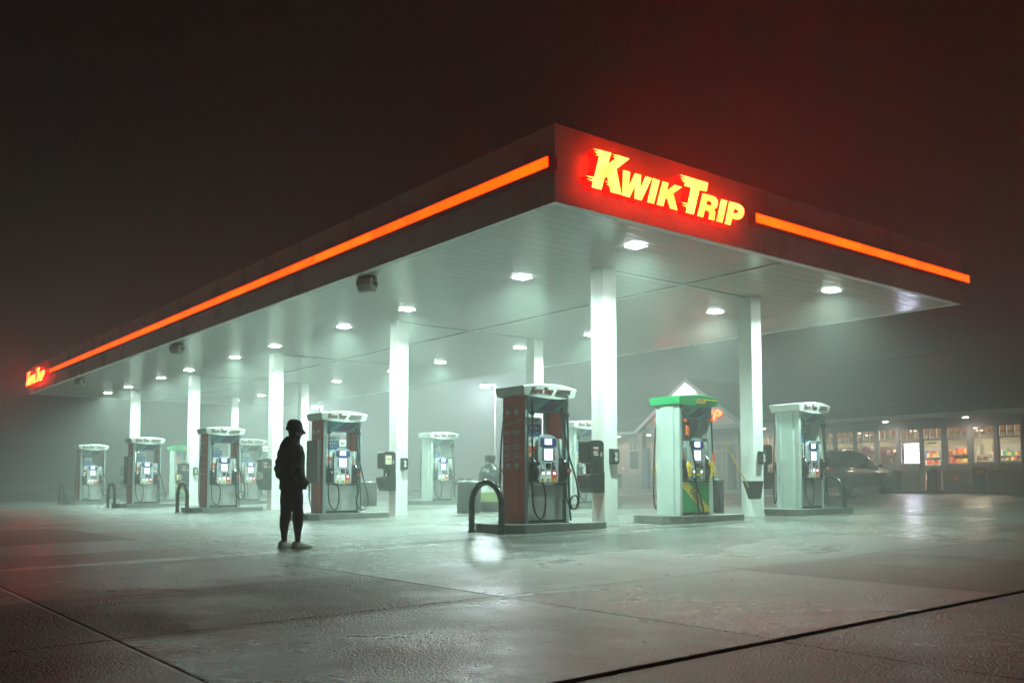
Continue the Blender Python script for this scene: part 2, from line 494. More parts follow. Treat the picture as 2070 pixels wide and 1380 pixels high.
gsheet('forecourt', [NX1] + [x for x in XS if x > NX1], [-7.08] + fr(-6, 60, 6) + [90, 150], cm)
rough_sheet('road', -9.6, 4.6, -10.2, -7.10, 0.0115, cm2, 0.0052, -0.012, False)
gsheet('road', [x for x in XS if x < -9.6] + [-9.6], [-60, -30, -12, -10.2, -7.10], cm2, -0.012)
gsheet('road', [-9.6, -4, 0, 4.6], [-60, -30, -12, -10.2], cm2, -0.012)
gsheet('road', [4.6] + [x for x in XS if x > 4.6], [-60, -30, -12, -10.2, -7.10], cm2, -0.012)
# thin tar in the open joint between the old and new slabs
o = MB()
ys = [-7.106, -7.076]; xs = XS
o.add([(x, y, gz(x, y) - 0.02) for y in ys for x in xs], [(i, i+1, len(xs)+i+1, len(xs)+i) for i in range(len(xs)-1)])
ob = o.build('ground_joint', dark); ob['kind'] = 'structure'

# ------------------------------------------------------------------ haze
hz = bpy.data.materials.new('haze'); hz.use_nodes = True
t = hz.node_tree; t.nodes.clear()
out = t.nodes.new('ShaderNodeOutputMaterial'); pv = t.nodes.new('ShaderNodeVolumePrincipled')
pv.inputs['Color'].default_value = (0.93, 0.95, 0.94, 1)
pv.inputs['Density'].default_value = HAZE
pv.inputs['Anisotropy'].default_value = 0.2
t.links.new(pv.outputs[0], out.inputs['Volume'])
o = MB().box(-61, 151, -61, 151, -1.4, 8.4).build('haze', hz); o['kind'] = 'stuff'

# ------------------------------------------------------------------ canopy
ZS, ZT, CWX, CLY = 5.2143, 6.4574, 13.10, 38.8
CP = 7.864; C0 = 2.78; CA, CB = 3.72, 8.47
sm = bpy.data.materials.new('soffit_paint'); sm.use_nodes = True
t = sm.node_tree; b = t.nodes['Principled BSDF']
b.inputs['Base Color'].default_value = (0.62, 0.66, 0.63, 1); b.inputs['Specular IOR Level'].default_value = 0.55
tc = t.nodes.new('ShaderNodeTexCoord'); mp = t.nodes.new('ShaderNodeMapping'); mp.inputs['Scale'].default_value = (0.9, 3.2, 1)
nz = t.nodes.new('ShaderNodeTexNoise'); nz.inputs['Scale'].default_value = 1.3; nz.inputs['Detail'].default_value = 1
sp = t.nodes.new('ShaderNodeSeparateXYZ'); t.links.new(tc.outputs['Object'], sp.inputs[0])
fr_ = t.nodes.new('ShaderNodeMath'); fr_.operation = 'PINGPONG'; fr_.inputs[1].default_value = 0.155
t.links.new(sp.outputs[1], fr_.inputs[0])
gr = t.nodes.new('ShaderNodeMapRange'); gr.inputs[1].default_value = 0.0; gr.inputs[2].default_value = 0.012; gr.inputs[3].default_value = 0; gr.inputs[4].default_value = 1
t.links.new(fr_.outputs[0], gr.inputs[0])
ad = t.nodes.new('ShaderNodeMath'); ad.operation = 'MULTIPLY_ADD'; ad.inputs[1].default_value = 0.35
t.links.new(gr.outputs[0], ad.inputs[0]); t.links.new(nz.outputs[0], ad.inputs[2])
bp = t.nodes.new('ShaderNodeBump'); bp.inputs['Strength'].default_value = 0.32; bp.inputs['Distance'].default_value = 0.03
t.links.new(tc.outputs['Object'], mp.inputs[0]); t.links.new(mp.outputs[0], nz.inputs['Vector'])
t.links.new(ad.outputs[0], bp.inputs['Height']); t.links.new(bp.outputs[0], b.inputs['Normal'])
rr = t.nodes.new('ShaderNodeMapRange'); rr.inputs[3].default_value = 0.17; rr.inputs[4].default_value = 0.24
t.links.new(nz.outputs[0], rr.inputs[0]); t.links.new(rr.outputs[0], b.inputs['Roughness'])
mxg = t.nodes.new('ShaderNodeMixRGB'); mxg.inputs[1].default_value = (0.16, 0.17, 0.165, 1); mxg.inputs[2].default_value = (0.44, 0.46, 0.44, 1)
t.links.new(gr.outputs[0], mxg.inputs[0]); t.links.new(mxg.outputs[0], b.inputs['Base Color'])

fm = mat('fascia_panel', (0.86, 0.85, 0.84), 0.30, noise=0.06, nscale=0.8, bump=0.03, bscale=0.8)
can = root('filling_station_canopy', 'long flat white canopy with deep fascia standing on ten square columns', 'canopy')
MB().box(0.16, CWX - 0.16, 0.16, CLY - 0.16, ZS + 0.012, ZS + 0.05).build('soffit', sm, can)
f = MB()
def panels(n, L):
    return [(L * i / n, L * (i + 1) / n - 0.006) for i in range(n)]
for a, b_ in panels(5, CWX): f.box(a, b_, 0, 0.05, ZS, ZT)
for a, b_ in panels(5, CWX): f.box(a, b_, CLY - 0.05, CLY, ZS, ZT)
for a, b_ in panels(15, CLY - 0.104): f.box(0, 0.05, a + 0.052, b_ + 0.052, ZS, ZT)
for a, b_ in panels(15, CLY - 0.104): f.box(CWX - 0.05, CWX, a + 0.052, b_ + 0.052, ZS, ZT)
f.build('fascia', fm, can)
f = MB(); f.box(0.052, CWX - 0.052, 0.052, 0.158, ZS + 0.003, ZS + 0.03); f.box(0.052, CWX - 0.052, CLY - 0.158, CLY - 0.052, ZS + 0.003, ZS + 0.03)
f.box(0.052, 0.158, 0.16, CLY - 0.16, ZS + 0.003, ZS + 0.03); f.box(CWX - 0.158, CWX - 0.052, 0.16, CLY - 0.16, ZS + 0.003, ZS + 0.03)
f.build('edge_trim', white, can)
MB().box(0.06, CWX - 0.06, 0.06, CLY - 0.06, ZT - 0.25, ZT - 0.2).build('roof_deck', hdrgrey, can)
f = MB()
f.box(6.07, 6.17, 0.3, CLY - 0.3, ZS - 0.012, ZS + 0.011)
for k in range(5):
    f.box(CA + 0.3, 6.065, C0 - 0.05 + CP * k, C0 + 0.05 + CP * k, ZS - 0.009, ZS + 0.011)
    f.box(6.175, CB - 0.3, C0 - 0.05 + CP * k, C0 + 0.05 + CP * k, ZS - 0.009, ZS + 0.011)
f.build('soffit_batten', mat('batten', (0.38, 0.40, 0.39), 0.4), can)
for k in range(5):
    for x in (CA, CB):
        y = C0 + CP * k; g = gz(x, y); h = 0.18
        c = MB(); c.box(x - h, x + h, y - h, y + h, g - 0.03, ZS + 0.01)
        # folded seams running up the cladding
        c.box(x - h - 0.004, x - h, y - 0.05, y - 0.03, g + 0.3, ZS); c.box(x + 0.05, x + 0.062, y - h - 0.004, y - h, g + 0.02, ZS)
        c.box(x - h - 0.012, x + h + 0.012, y - h - 0.012, y + h + 0.012, g - 0.03, g + 0.07)
        c.build('column', colwhite, can, bevel=0.006)

# ------------------------------------------------------------------ canopy lamps
lt = root('canopy_lamp', 'x', 'canopy lamp', group='square lamps set in the canopy soffit')
l_ = MB(); l_.box(-0.15, 0.15, -0.15, 0.15, -0.018, 0.0); l_.build('housing', white, lt, bevel=0.008)
MB().box(-0.145, 0.145, -0.145, 0.145, -0.022, -0.0185).build('lens', lens, lt)
ld = bpy.data.lights.new('lamp_light', 'AREA'); ld.shape = 'SQUARE'; ld.size = 0.22; ld.energy = LED_W
ld.color = LED_COL; ld.spread = R(LED_SPREAD)
lo = bpy.data.objects.new('lamp_light', ld); COL.objects.link(lo); lo.parent = lt; lo.location = (0, 0, -0.06)
first = True
for side, lx in (('nearer the long orange strip', 2.8984), ('nearer the shop', 9.1947)):
    n = 0
    for k in range(5):
        for l1 in (1.0779, 4.3763):
            place(lt, first, (lx, l1 + CP * k, ZS + 0.008), 0, '%s canopy lamp from the big letters, in the row %s' % (ORD[n], side))
            first = False; n += 1

# floodlight housings hung under the strip side
fl = root('floodlight', 'x', 'floodlight', group='grey floodlight housings under the canopy edge'); fl.scale = (0.76, 0.76, 0.76)
p = [(-0.20, 0.16), (0.16, 0.20), (0.20, 0.02), (0.05, -0.20), (-0.12, -0.16), (-0.24, 0.0)]
MB().prism(p, -0.22, 0.22, 'x').build('housing', hdrgrey, fl, bevel=0.03)
MB().box(-0.27, -0.24, -0.05, 0.05, -0.02, 0.24).box(0.24, 0.27, -0.05, 0.05, -0.02, 0.24).box(-0.27, 0.27, -0.07, 0.07, 0.21, 0.245).build('bracket', hdrgrey, fl)
MB().tube([(-0.29, 0, 0.02), (-0.27, 0, 0.02)], 0.06, 12).build('pivot_knob', metaldark, fl)
MB().tube([(0.27, 0, 0.02), (0.29, 0, 0.02)], 0.06, 12).build('pivot_knob', metaldark, fl)
for k in range(3):
    place(fl, k == 0, (0.32, 6.37 + 11.88 * k, ZS - 0.180), R(-60), '%s grey floodlight housing hung beneath the soffit edge, counting from the canopy corner' % ORD[k])

# ------------------------------------------------------------------ glowing strips
def strip(name, label, a0, a1, fix, joints, axis):
    z0, z1, d = 5.70, 5.90, 0.17
    rt = root(name, label, 'light strip', group='orange light strips round the fascia')
    e = 0.018
    def bx(mb, u0, u1, v0, v1, zz0, zz1):
        if axis == 'x': mb.box(u0, u1, v0, v1, zz0, zz1)
        else: mb.box(v0, v1, u0, u1, zz0, zz1)
    c = MB(); bx(c, a0, a1, fix - d + 0.02, fix - 0.002, z0, z1)
    bx(c, a0, a1, fix - d, fix - d + 0.018, z0, z0 + e); bx(c, a0, a1, fix - d, fix - d + 0.018, z1 - e, z1)
    bx(c, a0, a0 + e, fix - d, fix - d + 0.018, z0 + e + 0.001, z1 - e - 0.001); bx(c, a1 - e, a1, fix - d, fix - d + 0.018, z0 + e + 0.001, z1 - e - 0.001)
    c.build('case', stripbox, rt)
    J = [a0 + e + 0.001] + [j for j in joints if a0 + 0.1 < j < a1 - 0.1] + [a1 - e - 0.001]
    for i in range(len(J) - 1):
        g = MB(); bx(g, J[i] + 0.007, J[i + 1] - 0.007, fix - d - 0.004, fix - d + 0.016, z0 + e + 0.001, z1 - e - 0.001)
        g.build('diffuser', stripm, rt)
strip('fascia_light_strip', 'very long glowing orange strip along the side fascia', -0.05, 33.5, 0, [0.38 + 2.49 * i for i in range(14)], 'y')
strip('fascia_light_strip', 'short glowing orange strip beside the big lit letters', 4.78, 13.15, 0, [5.51, 7.65, 10.25, 12.9], 'x')

# ------------------------------------------------------------------ sign letters
LOGO=[
('K', [(0.792, 6.147), (1.025, 6.158), (0.953, 5.957), (1.203, 6.156), (1.437, 6.153), (1.141, 5.916), (1.249, 5.52), (1.009, 5.515), (0.933, 5.756), (0.871, 5.713), (0.8, 5.511), (0.593, 5.51)], None),
('W', [(1.293, 5.934), (1.453, 5.94), (1.42, 5.689), (1.565, 5.942), (1.709, 5.944), (1.683, 5.694), (1.817, 5.943), (1.965, 5.943), (1.712, 5.515), (1.548, 5.515), (1.573, 5.746), (1.436, 5.513), (1.267, 5.515)], None),
('I', [(1.994, 5.947), (2.158, 5.945), (2.009, 5.515), (1.849, 5.515)], None),
('K', [(2.225, 5.943), (2.378, 5.946), (2.34, 5.813), (2.527, 5.947), (2.718, 5.945), (2.491, 5.785), (2.589, 5.515), (2.41, 5.515), (2.335, 5.681), (2.285, 5.649), (2.237, 5.518), (2.079, 5.518)], None),
('T', [(2.831, 6.158), (3.408, 6.162), (3.362, 5.995), (3.172, 5.984), (3.01, 5.523), (2.805, 5.519), (2.951, 5.981), (2.777, 5.983)], None),
('R', [(3.255, 5.943), (3.489, 5.952), (3.575, 5.946), (3.632, 5.925), (3.661, 5.888), (3.667, 5.846), (3.656, 5.806), (3.621, 5.747), (3.555, 5.711), (3.584, 5.693), (3.594, 5.657), (3.562, 5.512), (3.408, 5.514), (3.429, 5.621), (3.404, 5.659), (3.309, 5.652), (3.26, 5.515), (3.107, 5.517)], [(3.38, 5.836), (3.451, 5.837), (3.498, 5.818), (3.488, 5.783), (3.442, 5.763), (3.34, 5.762)]),
('I', [(3.764, 5.939), (3.93, 5.94), (3.782, 5.51), (3.616, 5.512)], None),
('P', [(3.992, 5.94), (4.224, 5.946), (4.308, 5.935), (4.368, 5.908), (4.405, 5.866), (4.406, 5.812), (4.371, 5.737), (4.324, 5.69), (4.262, 5.659), (4.171, 5.643), (4.059, 5.64), (4.011, 5.513), (3.851, 5.506)], [(4.123, 5.829), (4.206, 5.833), (4.244, 5.816), (4.235, 5.785), (4.197, 5.762), (4.096, 5.747)]),
]
SPIKES=[
(0, [(0.644, 6.136), (0.804, 6.152), (0.783, 6.109)]),
(0, [(0.655, 6.094), (0.786, 6.101), (0.774, 6.073)]),
(0, [(0.683, 6.054), (0.774, 6.065), (0.759, 6.041)]),
(0, [(1.058, 6.142), (1.209, 6.158), (1.161, 6.126)]),
(0, [(1.066, 6.105), (1.155, 6.12), (1.126, 6.092)]),
(0, [(0.471, 5.672), (0.653, 5.682), (0.639, 5.646)]),
(0, [(0.498, 5.624), (0.634, 5.633), (0.62, 5.604)]),
(0, [(0.886, 5.669), (0.964, 5.674), (0.964, 5.654)]),
(0, [(0.915, 5.626), (0.973, 5.633), (0.98, 5.607)]),
(4, [(2.675, 6.152), (2.838, 6.159), (2.81, 6.122)]),
(4, [(2.681, 6.108), (2.812, 6.11), (2.798, 6.078)]),
(4, [(2.707, 6.065), (2.802, 6.071), (2.788, 6.043)]),
(4, [(2.687, 5.678), (2.867, 5.687), (2.853, 5.655)]),
(4, [(2.713, 5.634), (2.848, 5.644), (2.837, 5.611)]),
]

def logo(M, parent, depth, mats, spikes=True, name='letter'):
    """one mesh per letter; local coords: u to the right, v up, extruded towards the viewer"""
    for i, (ch, poly, hole) in enumerate(LOGO):
        mb = MB(); mb.prism(poly, 0, -depth, 'y', 1, hole=hole, M=M, msides=1)
        # lit front, 3 mm proud
        mb.prism(poly, -depth - 0.003, -depth - 0.012, 'y', 0, hole=hole, M=M, msides=0)
        if spikes:
            for j, tri in SPIKES:
                if j == i:
                    mb.prism(tri, 0, -depth, 'y', 1, M=M); mb.prism(tri, -depth - 0.003, -depth - 0.011, 'y', 0, M=M)
        o = mb.build(name, mats, parent); o['label'] = 'lit letter %s' % ch
sg = root('illuminated_sign', 'large glowing yellow and red letter sign at the canopy corner', 'sign')
logo(Matrix.Translation((0, -0.003, 0)), sg, 0.185, [neonface, neonside])
sg = root('illuminated_sign', 'small distant red letter sign at the far end of the side fascia', 'sign')
logo(Matrix.Translation((-0.003, 38.75, 0)) @ Matrix.Rotation(-PI / 2, 4, 'Z'), sg, 0.185, [neonface, neonside])

# ------------------------------------------------------------------ fuel pumps
# local frame: x along the island, front faces -y, z = 0 on the island top
PX = [(-0.53, 0.53)]
def nozzle_mb(x, y, z, s, body=0):
    """hand nozzle hanging in its holster: spout up, handle down, hose end below"""
    mb = MB()
    mb.tube(smoothpts([(x - 0.02*s, y + 0.05, z + 0.20), (x, y + 0.0, z + 0.14), (x + 0.02*s, y - 0.06, z + 0.07), (x + 0.025*s, y - 0.085, z)], 4), [0.012]*5 + [0.016]*4 + [0.030]*4, 8, 1)
    mb.tube(smoothpts([(x + 0.025*s, y - 0.085, z + 0.03), (x + 0.03*s, y - 0.10, z - 0.05), (x + 0.02*s, y - 0.10, z - 0.17), (x, y - 0.085, z - 0.27)], 4), [0.036, 0.042, 0.044, 0.044, 0.042, 0.038, 0.034, 0.030, 0.028, 0.026, 0.025, 0.024, 0.024], 10, body)
    mb.tube(smoothpts([(x + 0.03*s, y - 0.135, z - 0.02), (x + 0.035*s, y - 0.185, z - 0.08), (x + 0.02*s, y - 0.175, z - 0.20), (x, y - 0.10, z - 0.24)], 5), 0.010, 6, body)
    mb.tube([(x + 0.025*s, y - 0.12, z - 0.05), (x + 0.02*s, y - 0.145, z - 0.16)], 0.008, 6, body)
    mb.box(x - 0.03, x + 0.055, y - 0.135, y - 0.055, z - 0.01, z + 0.055, body)
    return mb
def M180(back): return Matrix.Rotation(PI, 4, 'Z') if back else Matrix.Identity(4)

def crown(parent, kind):
    m = crowng if kind == 'diesel' else crownw
    rings = []; n = 16
    for i in range(n + 1):
        u = -1 + 2 * i / n; q = 1 - u * u
        zt = 2.475 + 0.055 * q; zb = 2.318 - 0.055 * q
        yt = 0.43 + 0.045 * q; yb = 0.40 + 0.045 * q
        xt = 0.635 * u; xb = 0.605 * u
        rings.append([(xb, -yb, zb), (xb, yb, zb), (xt, yt, zt - 0.02), (xt, yt - 0.03, zt), (xt, -yt + 0.03, zt), (xt, -yt, zt - 0.02)])
    mb = MB(); mb.loft(rings, 0, True); c = mb.build('crown', m, parent, sharp=30)
    front = -0.482
    for back in (0, 1):
        T = M180(back); mb = MB()
        if kind == 'diesel':
            mb.prism([(-0.16, 2.345), (-0.12, 2.435), (0.58 - 0.04, 2.435), (0.56 - 0.04, 2.41), (0.16, 2.41), (0.10, 2.345)], front + 0.008, front - 0.002, 'y', 0, M=T)
            mb.prism([(0.12, 2.375), (0.14, 2.398), (0.53, 2.398), (0.52, 2.375)], front + 0.018, front - 0.003, 'y', 1, M=T)
            mb.build('stripe', [stk_yellow, stk_dark], c)
            if not back:
                tb = MB(); add_text(tb, 'DIESEL', (-0.03, front - 0.004, 2.395), 0.075, shear=0.25, m=0); tb.build('lettering', stk_dark, c)
        else:
            k = 0.52 / 3.94
            if not back:
                lb = MB()
                Mx = Matrix.Translation((-0.49, -0.436, 2.343)) @ Matrix.Rotation(R(-3.6), 4, 'Z') @ Matrix.Rotation(R(6.8), 4, 'X') @ Matrix.Diagonal((k, 1, 0.12 / 0.65, 1)) @ Matrix.Translation((-0.5, 0, -5.51))
                for ch, poly, hole in LOGO: lb.prism(poly, 0.006, 0, 'y', 0, hole=hole, M=Mx)
                lb.build('lettering', decalred, c)
            # front skin follows the bow: stripes laid in short pieces
            for (x0, x1, z, mm) in ((0.12, 0.47, 2.428, decalred), (0.085, 0.45, 2.376, trimgrey if back else stk_dark)):
                for q in range(3):
                    xa = x0 + (x1 - x0) * q / 3; xb = x0 + (x1 - x0) * (q + 1) / 3
                    xm = max(abs(xa), abs(xb)); yy = -(0.425 + 0.045 * (1 - (min(abs(xa), abs(xb)) / 0.62) ** 2)) - 0.004
                    sbm = MB() if q == 0 else sbm
                    sbm.prism([(xa, z - 0.011), (xa + 0.004, z + 0.011), (xb + 0.004, z + 0.011), (xb, z - 0.011)], yy + 0.012, yy, 'y', 0, M=T)
                sbm.build('stripe', mm, c)
    return c

def side_panel(parent, sx, material):
    """folded end cladding: a shallow ribbed profile in plan"""
    x = 0.53 * sx
    prof = [(-0.315, 0), (-0.20, 0), (-0.17, 0.028), (0.0, 0.036), (0.17, 0.028), (0.20, 0), (0.315, 0)]
    poly = [(x + o * sx, y) for y, o in prof] + [(x - 0.03 * sx, 0.315), (x - 0.03 * sx, -0.315)]
    o = MB().prism(poly, 0.0, 2.30, 'z').build('side_panel', material, parent, bevel=0.003)
    return o

def arrow(y, z, s):
    return [(y - 0.075*s, z), (y, z + 0.075), (y, z + 0.03), (y + 0.075*s, z + 0.03), (y + 0.075*s, z - 0.03), (y, z - 0.03), (y, z - 0.075)]

def make_pump(kind, board=False):
    rt = root('fuel_pump', 'x', 'fuel pump', group='fuel pumps on the concrete islands')
    side = redpanel if kind == 'prepay' else pumpgrey
    lp = side_panel(rt, -1, side)
    side_panel(rt, 1, pumpgrey if kind != 'prepay' else redpanel)
    for x in (-1, 1):
        for y in (-1, 1):
            MB().box(min(x*0.445, x*0.527), max(x*0.445, x*0.527), min(y*0.33, y*0.24), max(y*0.33, y*0.24), 0, 2.31).build('corner_post', pumpgrey if kind != 'prepay' else mat('post_teal', (0.27, 0.36, 0.37), 0.4), rt, bevel=0.012)
    # lower cabinet, mid cabinet behind the control head
    lc = MB()
    lc.box(-0.44, 0.44, -0.285, 0.285, 0.06, 0.70)
    lc.build('lower_cabinet', stk_green if kind == 'diesel' else steel, rt, bevel=0.006)
    MB().box(-0.442, 0.442, -0.265, 0.265, 0.0, 0.058).build('kick_plate', dark, rt)
    MB().box(-0.44, 0.44, -0.27, 0.27, 0.725, 1.55).build('cabinet', pumpgrey, rt, bevel=0.008)
    MB().box(-0.443, 0.443, -0.31, 0.31, 0.703, 0.723).build('ledge', dark, rt)
    if kind == 'diesel':
        b = MB(); b.prism([(-0.43, 0.69), (-0.43, 0.60), (0.22, 0.065), (0.435, 0.065), (0.435, 0.15), (-0.22, 0.69)], -0.286, -0.291, 'y', 0); b.build('diagonal_band', stk_yellow, rt)
        b = MB(); add_text(b, 'DIESEL', (0.03, -0.294, 0.36), 0.17, rot=-0.69); b.build('lettering', stk_dark, rt)
    else:
        # seams on the stainless door
        s = MB(); s.box(-0.02, -0.014, -0.287, -0.285, 0.08, 0.69); s.box(0.39, 0.41, -0.29, -0.286, 0.36, 0.42); s.build('door_seam', stk_dark, rt)
    # opening under the crown
    if kind != 'prepay':
        p = MB(); p.prism([(-0.44, 1.55), (-0.44, 2.30), (-0.10, 2.30), (0.05, 1.86), (0.20, 2.30), (0.44, 2.30), (0.44, 1.55)], 0.0, 0.03, 'y'); p.build('back_plate', pumpgrey, rt)
        for x0, x1 in ((-0.44, -0.16), (0.44, 0.22)):
            p = MB(); p.add([(x0, -0.24, 2.20), (x1, -0.01, 1.62), (x0, -0.01, 1.56), (x0, -0.24, 1.62)], [(0, 1, 2), (0, 2, 3), (0, 3, 1), (1, 3, 2)])
            p.build('inner_brace', pumpgrey, rt)
        if kind == 'diesel':
            MB().box(0.02, 0.11, -0.03, -0.002, 1.86, 2.03).build('notice', mat('notice_brown', (0.10, 0.05, 0.03), 0.5), rt)
    # slanted price and advert board under the crown
    for back in (0, 1):
        T = M180(back)
        S = T @ Matrix.Translation((0, -0.37, 2.262)) @ Matrix.Rotation(R(48), 4, 'X')
        a = MB(); a.box(-0.43, 0.43, -0.004, 0.004, -0.33, 0.0, 0, S)
        a.prism([(-0.10, -0.29), (0.06, 0.01), (0.42, 0.01), (0.26, -0.29)], -0.005, -0.007, 'y', 1, M=S)
        a.prism([(0.02, -0.29), (0.14, -0.07), (0.30, -0.07), (0.18, -0.29)], -0.008, -0.010, 'y', 2, M=S)
        a.box(0.16, 0.26, -0.010, -0.008, -0.06, -0.01, 3, S)
        for i in range(6): a.box(-0.38 - 0.0*i, -0.16 - 0.015*i, -0.007, -0.005, -0.05 - 0.035*i, -0.035 - 0.035*i, 4, S)
        a.build('advert_board', [stk_teal, stk_navy, stk_purple, stk_green, stk_dark], rt)
    if kind != 'diesel':
        a = MB(); a.box(-0.36, 0.0, -0.17, -0.155, 1.56, 1.93, 0); a.box(-0.33, -0.03, -0.172, -0.170, 1.58, 1.80, 1)
        a.box(-0.33, -0.08, -0.172, -0.170, 1.86, 1.89, 2); a.box(-0.33, -0.12, -0.172, -0.170, 1.83, 1.845, 2)
        for i, x in enumerate((-0.28, -0.22, -0.16, -0.10)): a.box(x, x + 0.035, -0.175, -0.173, 1.70, 1.77, 3 if i % 2 else 0)
        p_ = a.build('poster', [stk_white, stk_blue, stk_teal, pumpgrey], rt)
        a = MB(); add_text(a, '2.40', (-0.25, -0.175, 1.65), 0.075); add_text(a, '40¢', (-0.11, -0.175, 1.65), 0.065)
        a.build('lettering', stk_white, p_)
    # control head, bowed top
    def head(back):
        T = M180(back)
        hw = 0.235
        pts = [(-hw + 0.02, 0.735), (-hw * 0.5, 0.715), (0, 0.708), (hw * 0.5, 0.715), (hw - 0.02, 0.735), (hw + 0.005, 0.80), (hw + 0.01, 1.30), (hw - 0.01, 1.50)]
        pts += [(hw * 0.75, 1.565), (hw * 0.4, 1.605), (0, 1.618), (-hw * 0.4, 1.605), (-hw * 0.75, 1.565), (-hw + 0.01, 1.50), (-hw - 0.01, 1.30), (-hw - 0.005, 0.80)]
        h = MB(); h.prism(pts, -0.272, -0.352, 'y', M=T)
        H = h.build('control_head', headgrey, rt, bevel=0.012)
        h = MB(); h.prism([(-0.185, 1.545), (0.185, 1.545), (0.20, 1.42), (0.13, 1.385), (-0.13, 1.385), (-0.20, 1.42)], -0.353, -0.358, 'y', 0, M=T)
        h.build('display_surround', stk_navy, H)
        h = MB(); h.box(-0.09, 0.075, -0.362, -0.359, 1.43, 1.535, 0, T); h.build('display', screenB, H)
        h = MB(); h.box(-0.115, 0.115, -0.357, -0.353, 1.135, 1.365, 0, T); h.build('screen_bezel', trimgrey, H)
        h = MB(); h.box(-0.095, 0.095, -0.361, -0.358, 1.15, 1.35, 0, T)
        for i, z in enumerate((1.31, 1.27, 1.23, 1.19)): h.box(-0.07, 0.02 + 0.02 * (i % 3), -0.363, -0.3615, z, z + 0.012, 1, T)
        h.build('screen', [screenW, screen_txt], H)
        for x in (-0.15, 0.13):
            h = MB()
            for i in range(4): h.box(x, x + 0.022, -0.360, -0.353, 1.16 + 0.052 * i, 1.185 + 0.052 * i, 0, T)
            h.build('key_row', dark, H)
        h = MB(); h.prism([(-0.055, 1.09), (0.055, 1.09), (0.04, 0.99), (-0.04, 0.99)], -0.353, -0.366, 'y', 0, M=T); h.build('card_reader', dark, H)
        h = MB(); h.box(0.085, 0.165, -0.365, -0.353, 0.985, 1.03, 0, T); h.box(0.09, 0.15, -0.366, -0.353, 1.045, 1.10, 0, T); h.box(0.11, 0.128, -0.369, -0.366, 1.062, 1.080, 1, T); h.build('keypad', [dark, stk_white], H)
        h = MB(); h.box(-0.18, -0.09, -0.385, -0.353, 0.985, 1.0, 0, T); h.box(-0.16, -0.13, -0.358, -0.353, 1.02, 1.06, 1, T); h.box(-0.14, -0.122, -0.358, -0.353, 1.085, 1.10, 2, T); h.build('receipt_slot', [crownw, stk_white, dark], H)
        if back: return
        if kind == 'diesel':
            h = MB(); h.box(-0.19, 0.19, -0.357, -0.353, 0.75, 0.955, 0); h.prism([(-0.19, 0.83), (0.19, 0.83), (0.16, 0.875), (-0.16, 0.875)], -0.358, -0.360, 'y', 1); h.build('grade_panel', [stk_green, stk_yellow], H)
            for x in (-0.12, 0.12):
                MB().box(x - 0.028, x + 0.028, -0.366, -0.358, 0.885, 0.935).build('grade_button', btn_glow, H)
                MB().box(x - 0.04, x + 0.04, -0.363, -0.361, 0.765, 0.82).build('octane_label', stk_white, H)
            return
        for i, (x, mm, tx) in enumerate(((-0.135, stk_white, '87'), (0.0, stk_white, '89'), (0.135, stk_red, '91'))):
            g = MB().box(x - 0.064, x + 0.064, -0.357, -0.353, 0.745, 0.96).build('grade_panel', mm, H)
            MB().box(x - 0.026, x + 0.026, -0.364, -0.358, 0.885, 0.93).build('grade_button', btn_glow, H)
            MB().box(x - 0.037, x + 0.037, -0.361, -0.358, 0.755, 0.815).build('octane_label', stk_yellow, H)
            h = MB(); add_text(h, tx, (x, -0.363, 0.785), 0.055); h.build('lettering', stk_dark, H)
    head(0); head(1)
    # flanking panels with stickers
    for s_ in (-1, 1):
        x0, x1 = (-0.44, -0.255) if s_ < 0 else (0.255, 0.44)
        a = MB(); a.box(x0, x1, -0.287, -0.272, 1.20, 1.55, 0)
        a.build('flank_panel', mat('flank_pale', (0.40, 0.45, 0.43), 0.45), rt)
        a = MB()
        if s_ < 0:
            a.box(x0 + 0.025, x1 - 0.02, -0.290, -0.288, 1.40, 1.54, 0)
            for i in range(3): a.box(x0 + 0.035, x1 - 0.09, -0.292, -0.2905, 1.505 - 0.02*i, 1.513 - 0.02*i, 3)
            if kind == 'prepay': a.box(x0 + 0.035, x1 - 0.02, -0.290, -0.288, 1.30, 1.39, 1)
            a.box(x0 + 0.03, x0 + 0.11, -0.290, -0.288, 1.22, 1.285, 2); a.box(x0 + 0.03, x0 + 0.11, -0.2905, -0.288, 1.287, 1.295, 3)
        else:
            a.box(x0 + 0.02, x0 + 0.055, -0.290, -0.288, 1.40, 1.53, 0); a.box(x0 + 0.075, x1 - 0.02, -0.290, -0.288, 1.36, 1.53, 0)
            a.box(x0 + 0.03, x0 + 0.09, -0.290, -0.288, 1.22, 1.28, 2); a.box(x0 + 0.03, x0 + 0.09, -0.2905, -0.288, 1.282, 1.29, 3)
        a.build('sticker', [stk_white, stk_red, stk_orange, stk_dark], rt)
        for back in (0, 1):
            T = M180(back); xx0, xx1 = (x0, x1) if not back else (-x1, -x0)
            h = MB(); h.prism([(-0.272, 0.74), (-0.272, 1.19), (-0.31, 1.19), (-0.345, 1.10), (-0.345, 0.95), (-0.30, 0.76)], x0, x1, 'x', M=T)
            h.build('nozzle_holster', dark, rt, bevel=0.01)
            cx = (x0 + x1) / 2
            nm = yellowp if kind == 'diesel' else dark
            z = nozzle_mb(cx, -0.33, 1.06, s_)
            zz = MB(); zz.add(z.v, z.f, 0, False, T); zz.m = z.m; zz.sm = z.sm
            nz_ = zz.build('nozzle', [nm, chrome], rt)
            if kind != 'diesel':
                h = MB(); q = (s_ if not back else s_)
                h.box(cx + 0.03*q - 0.03, cx + 0.07*q + 0.03, -0.50, -0.47, 0.93, 0.99, 0, T @ Matrix.Translation((0, 0, 0)))
                if s_ > 0: h.build('flow_tag', mat('tag_pink', (0.70, 0.16, 0.10), 0.5), nz_)
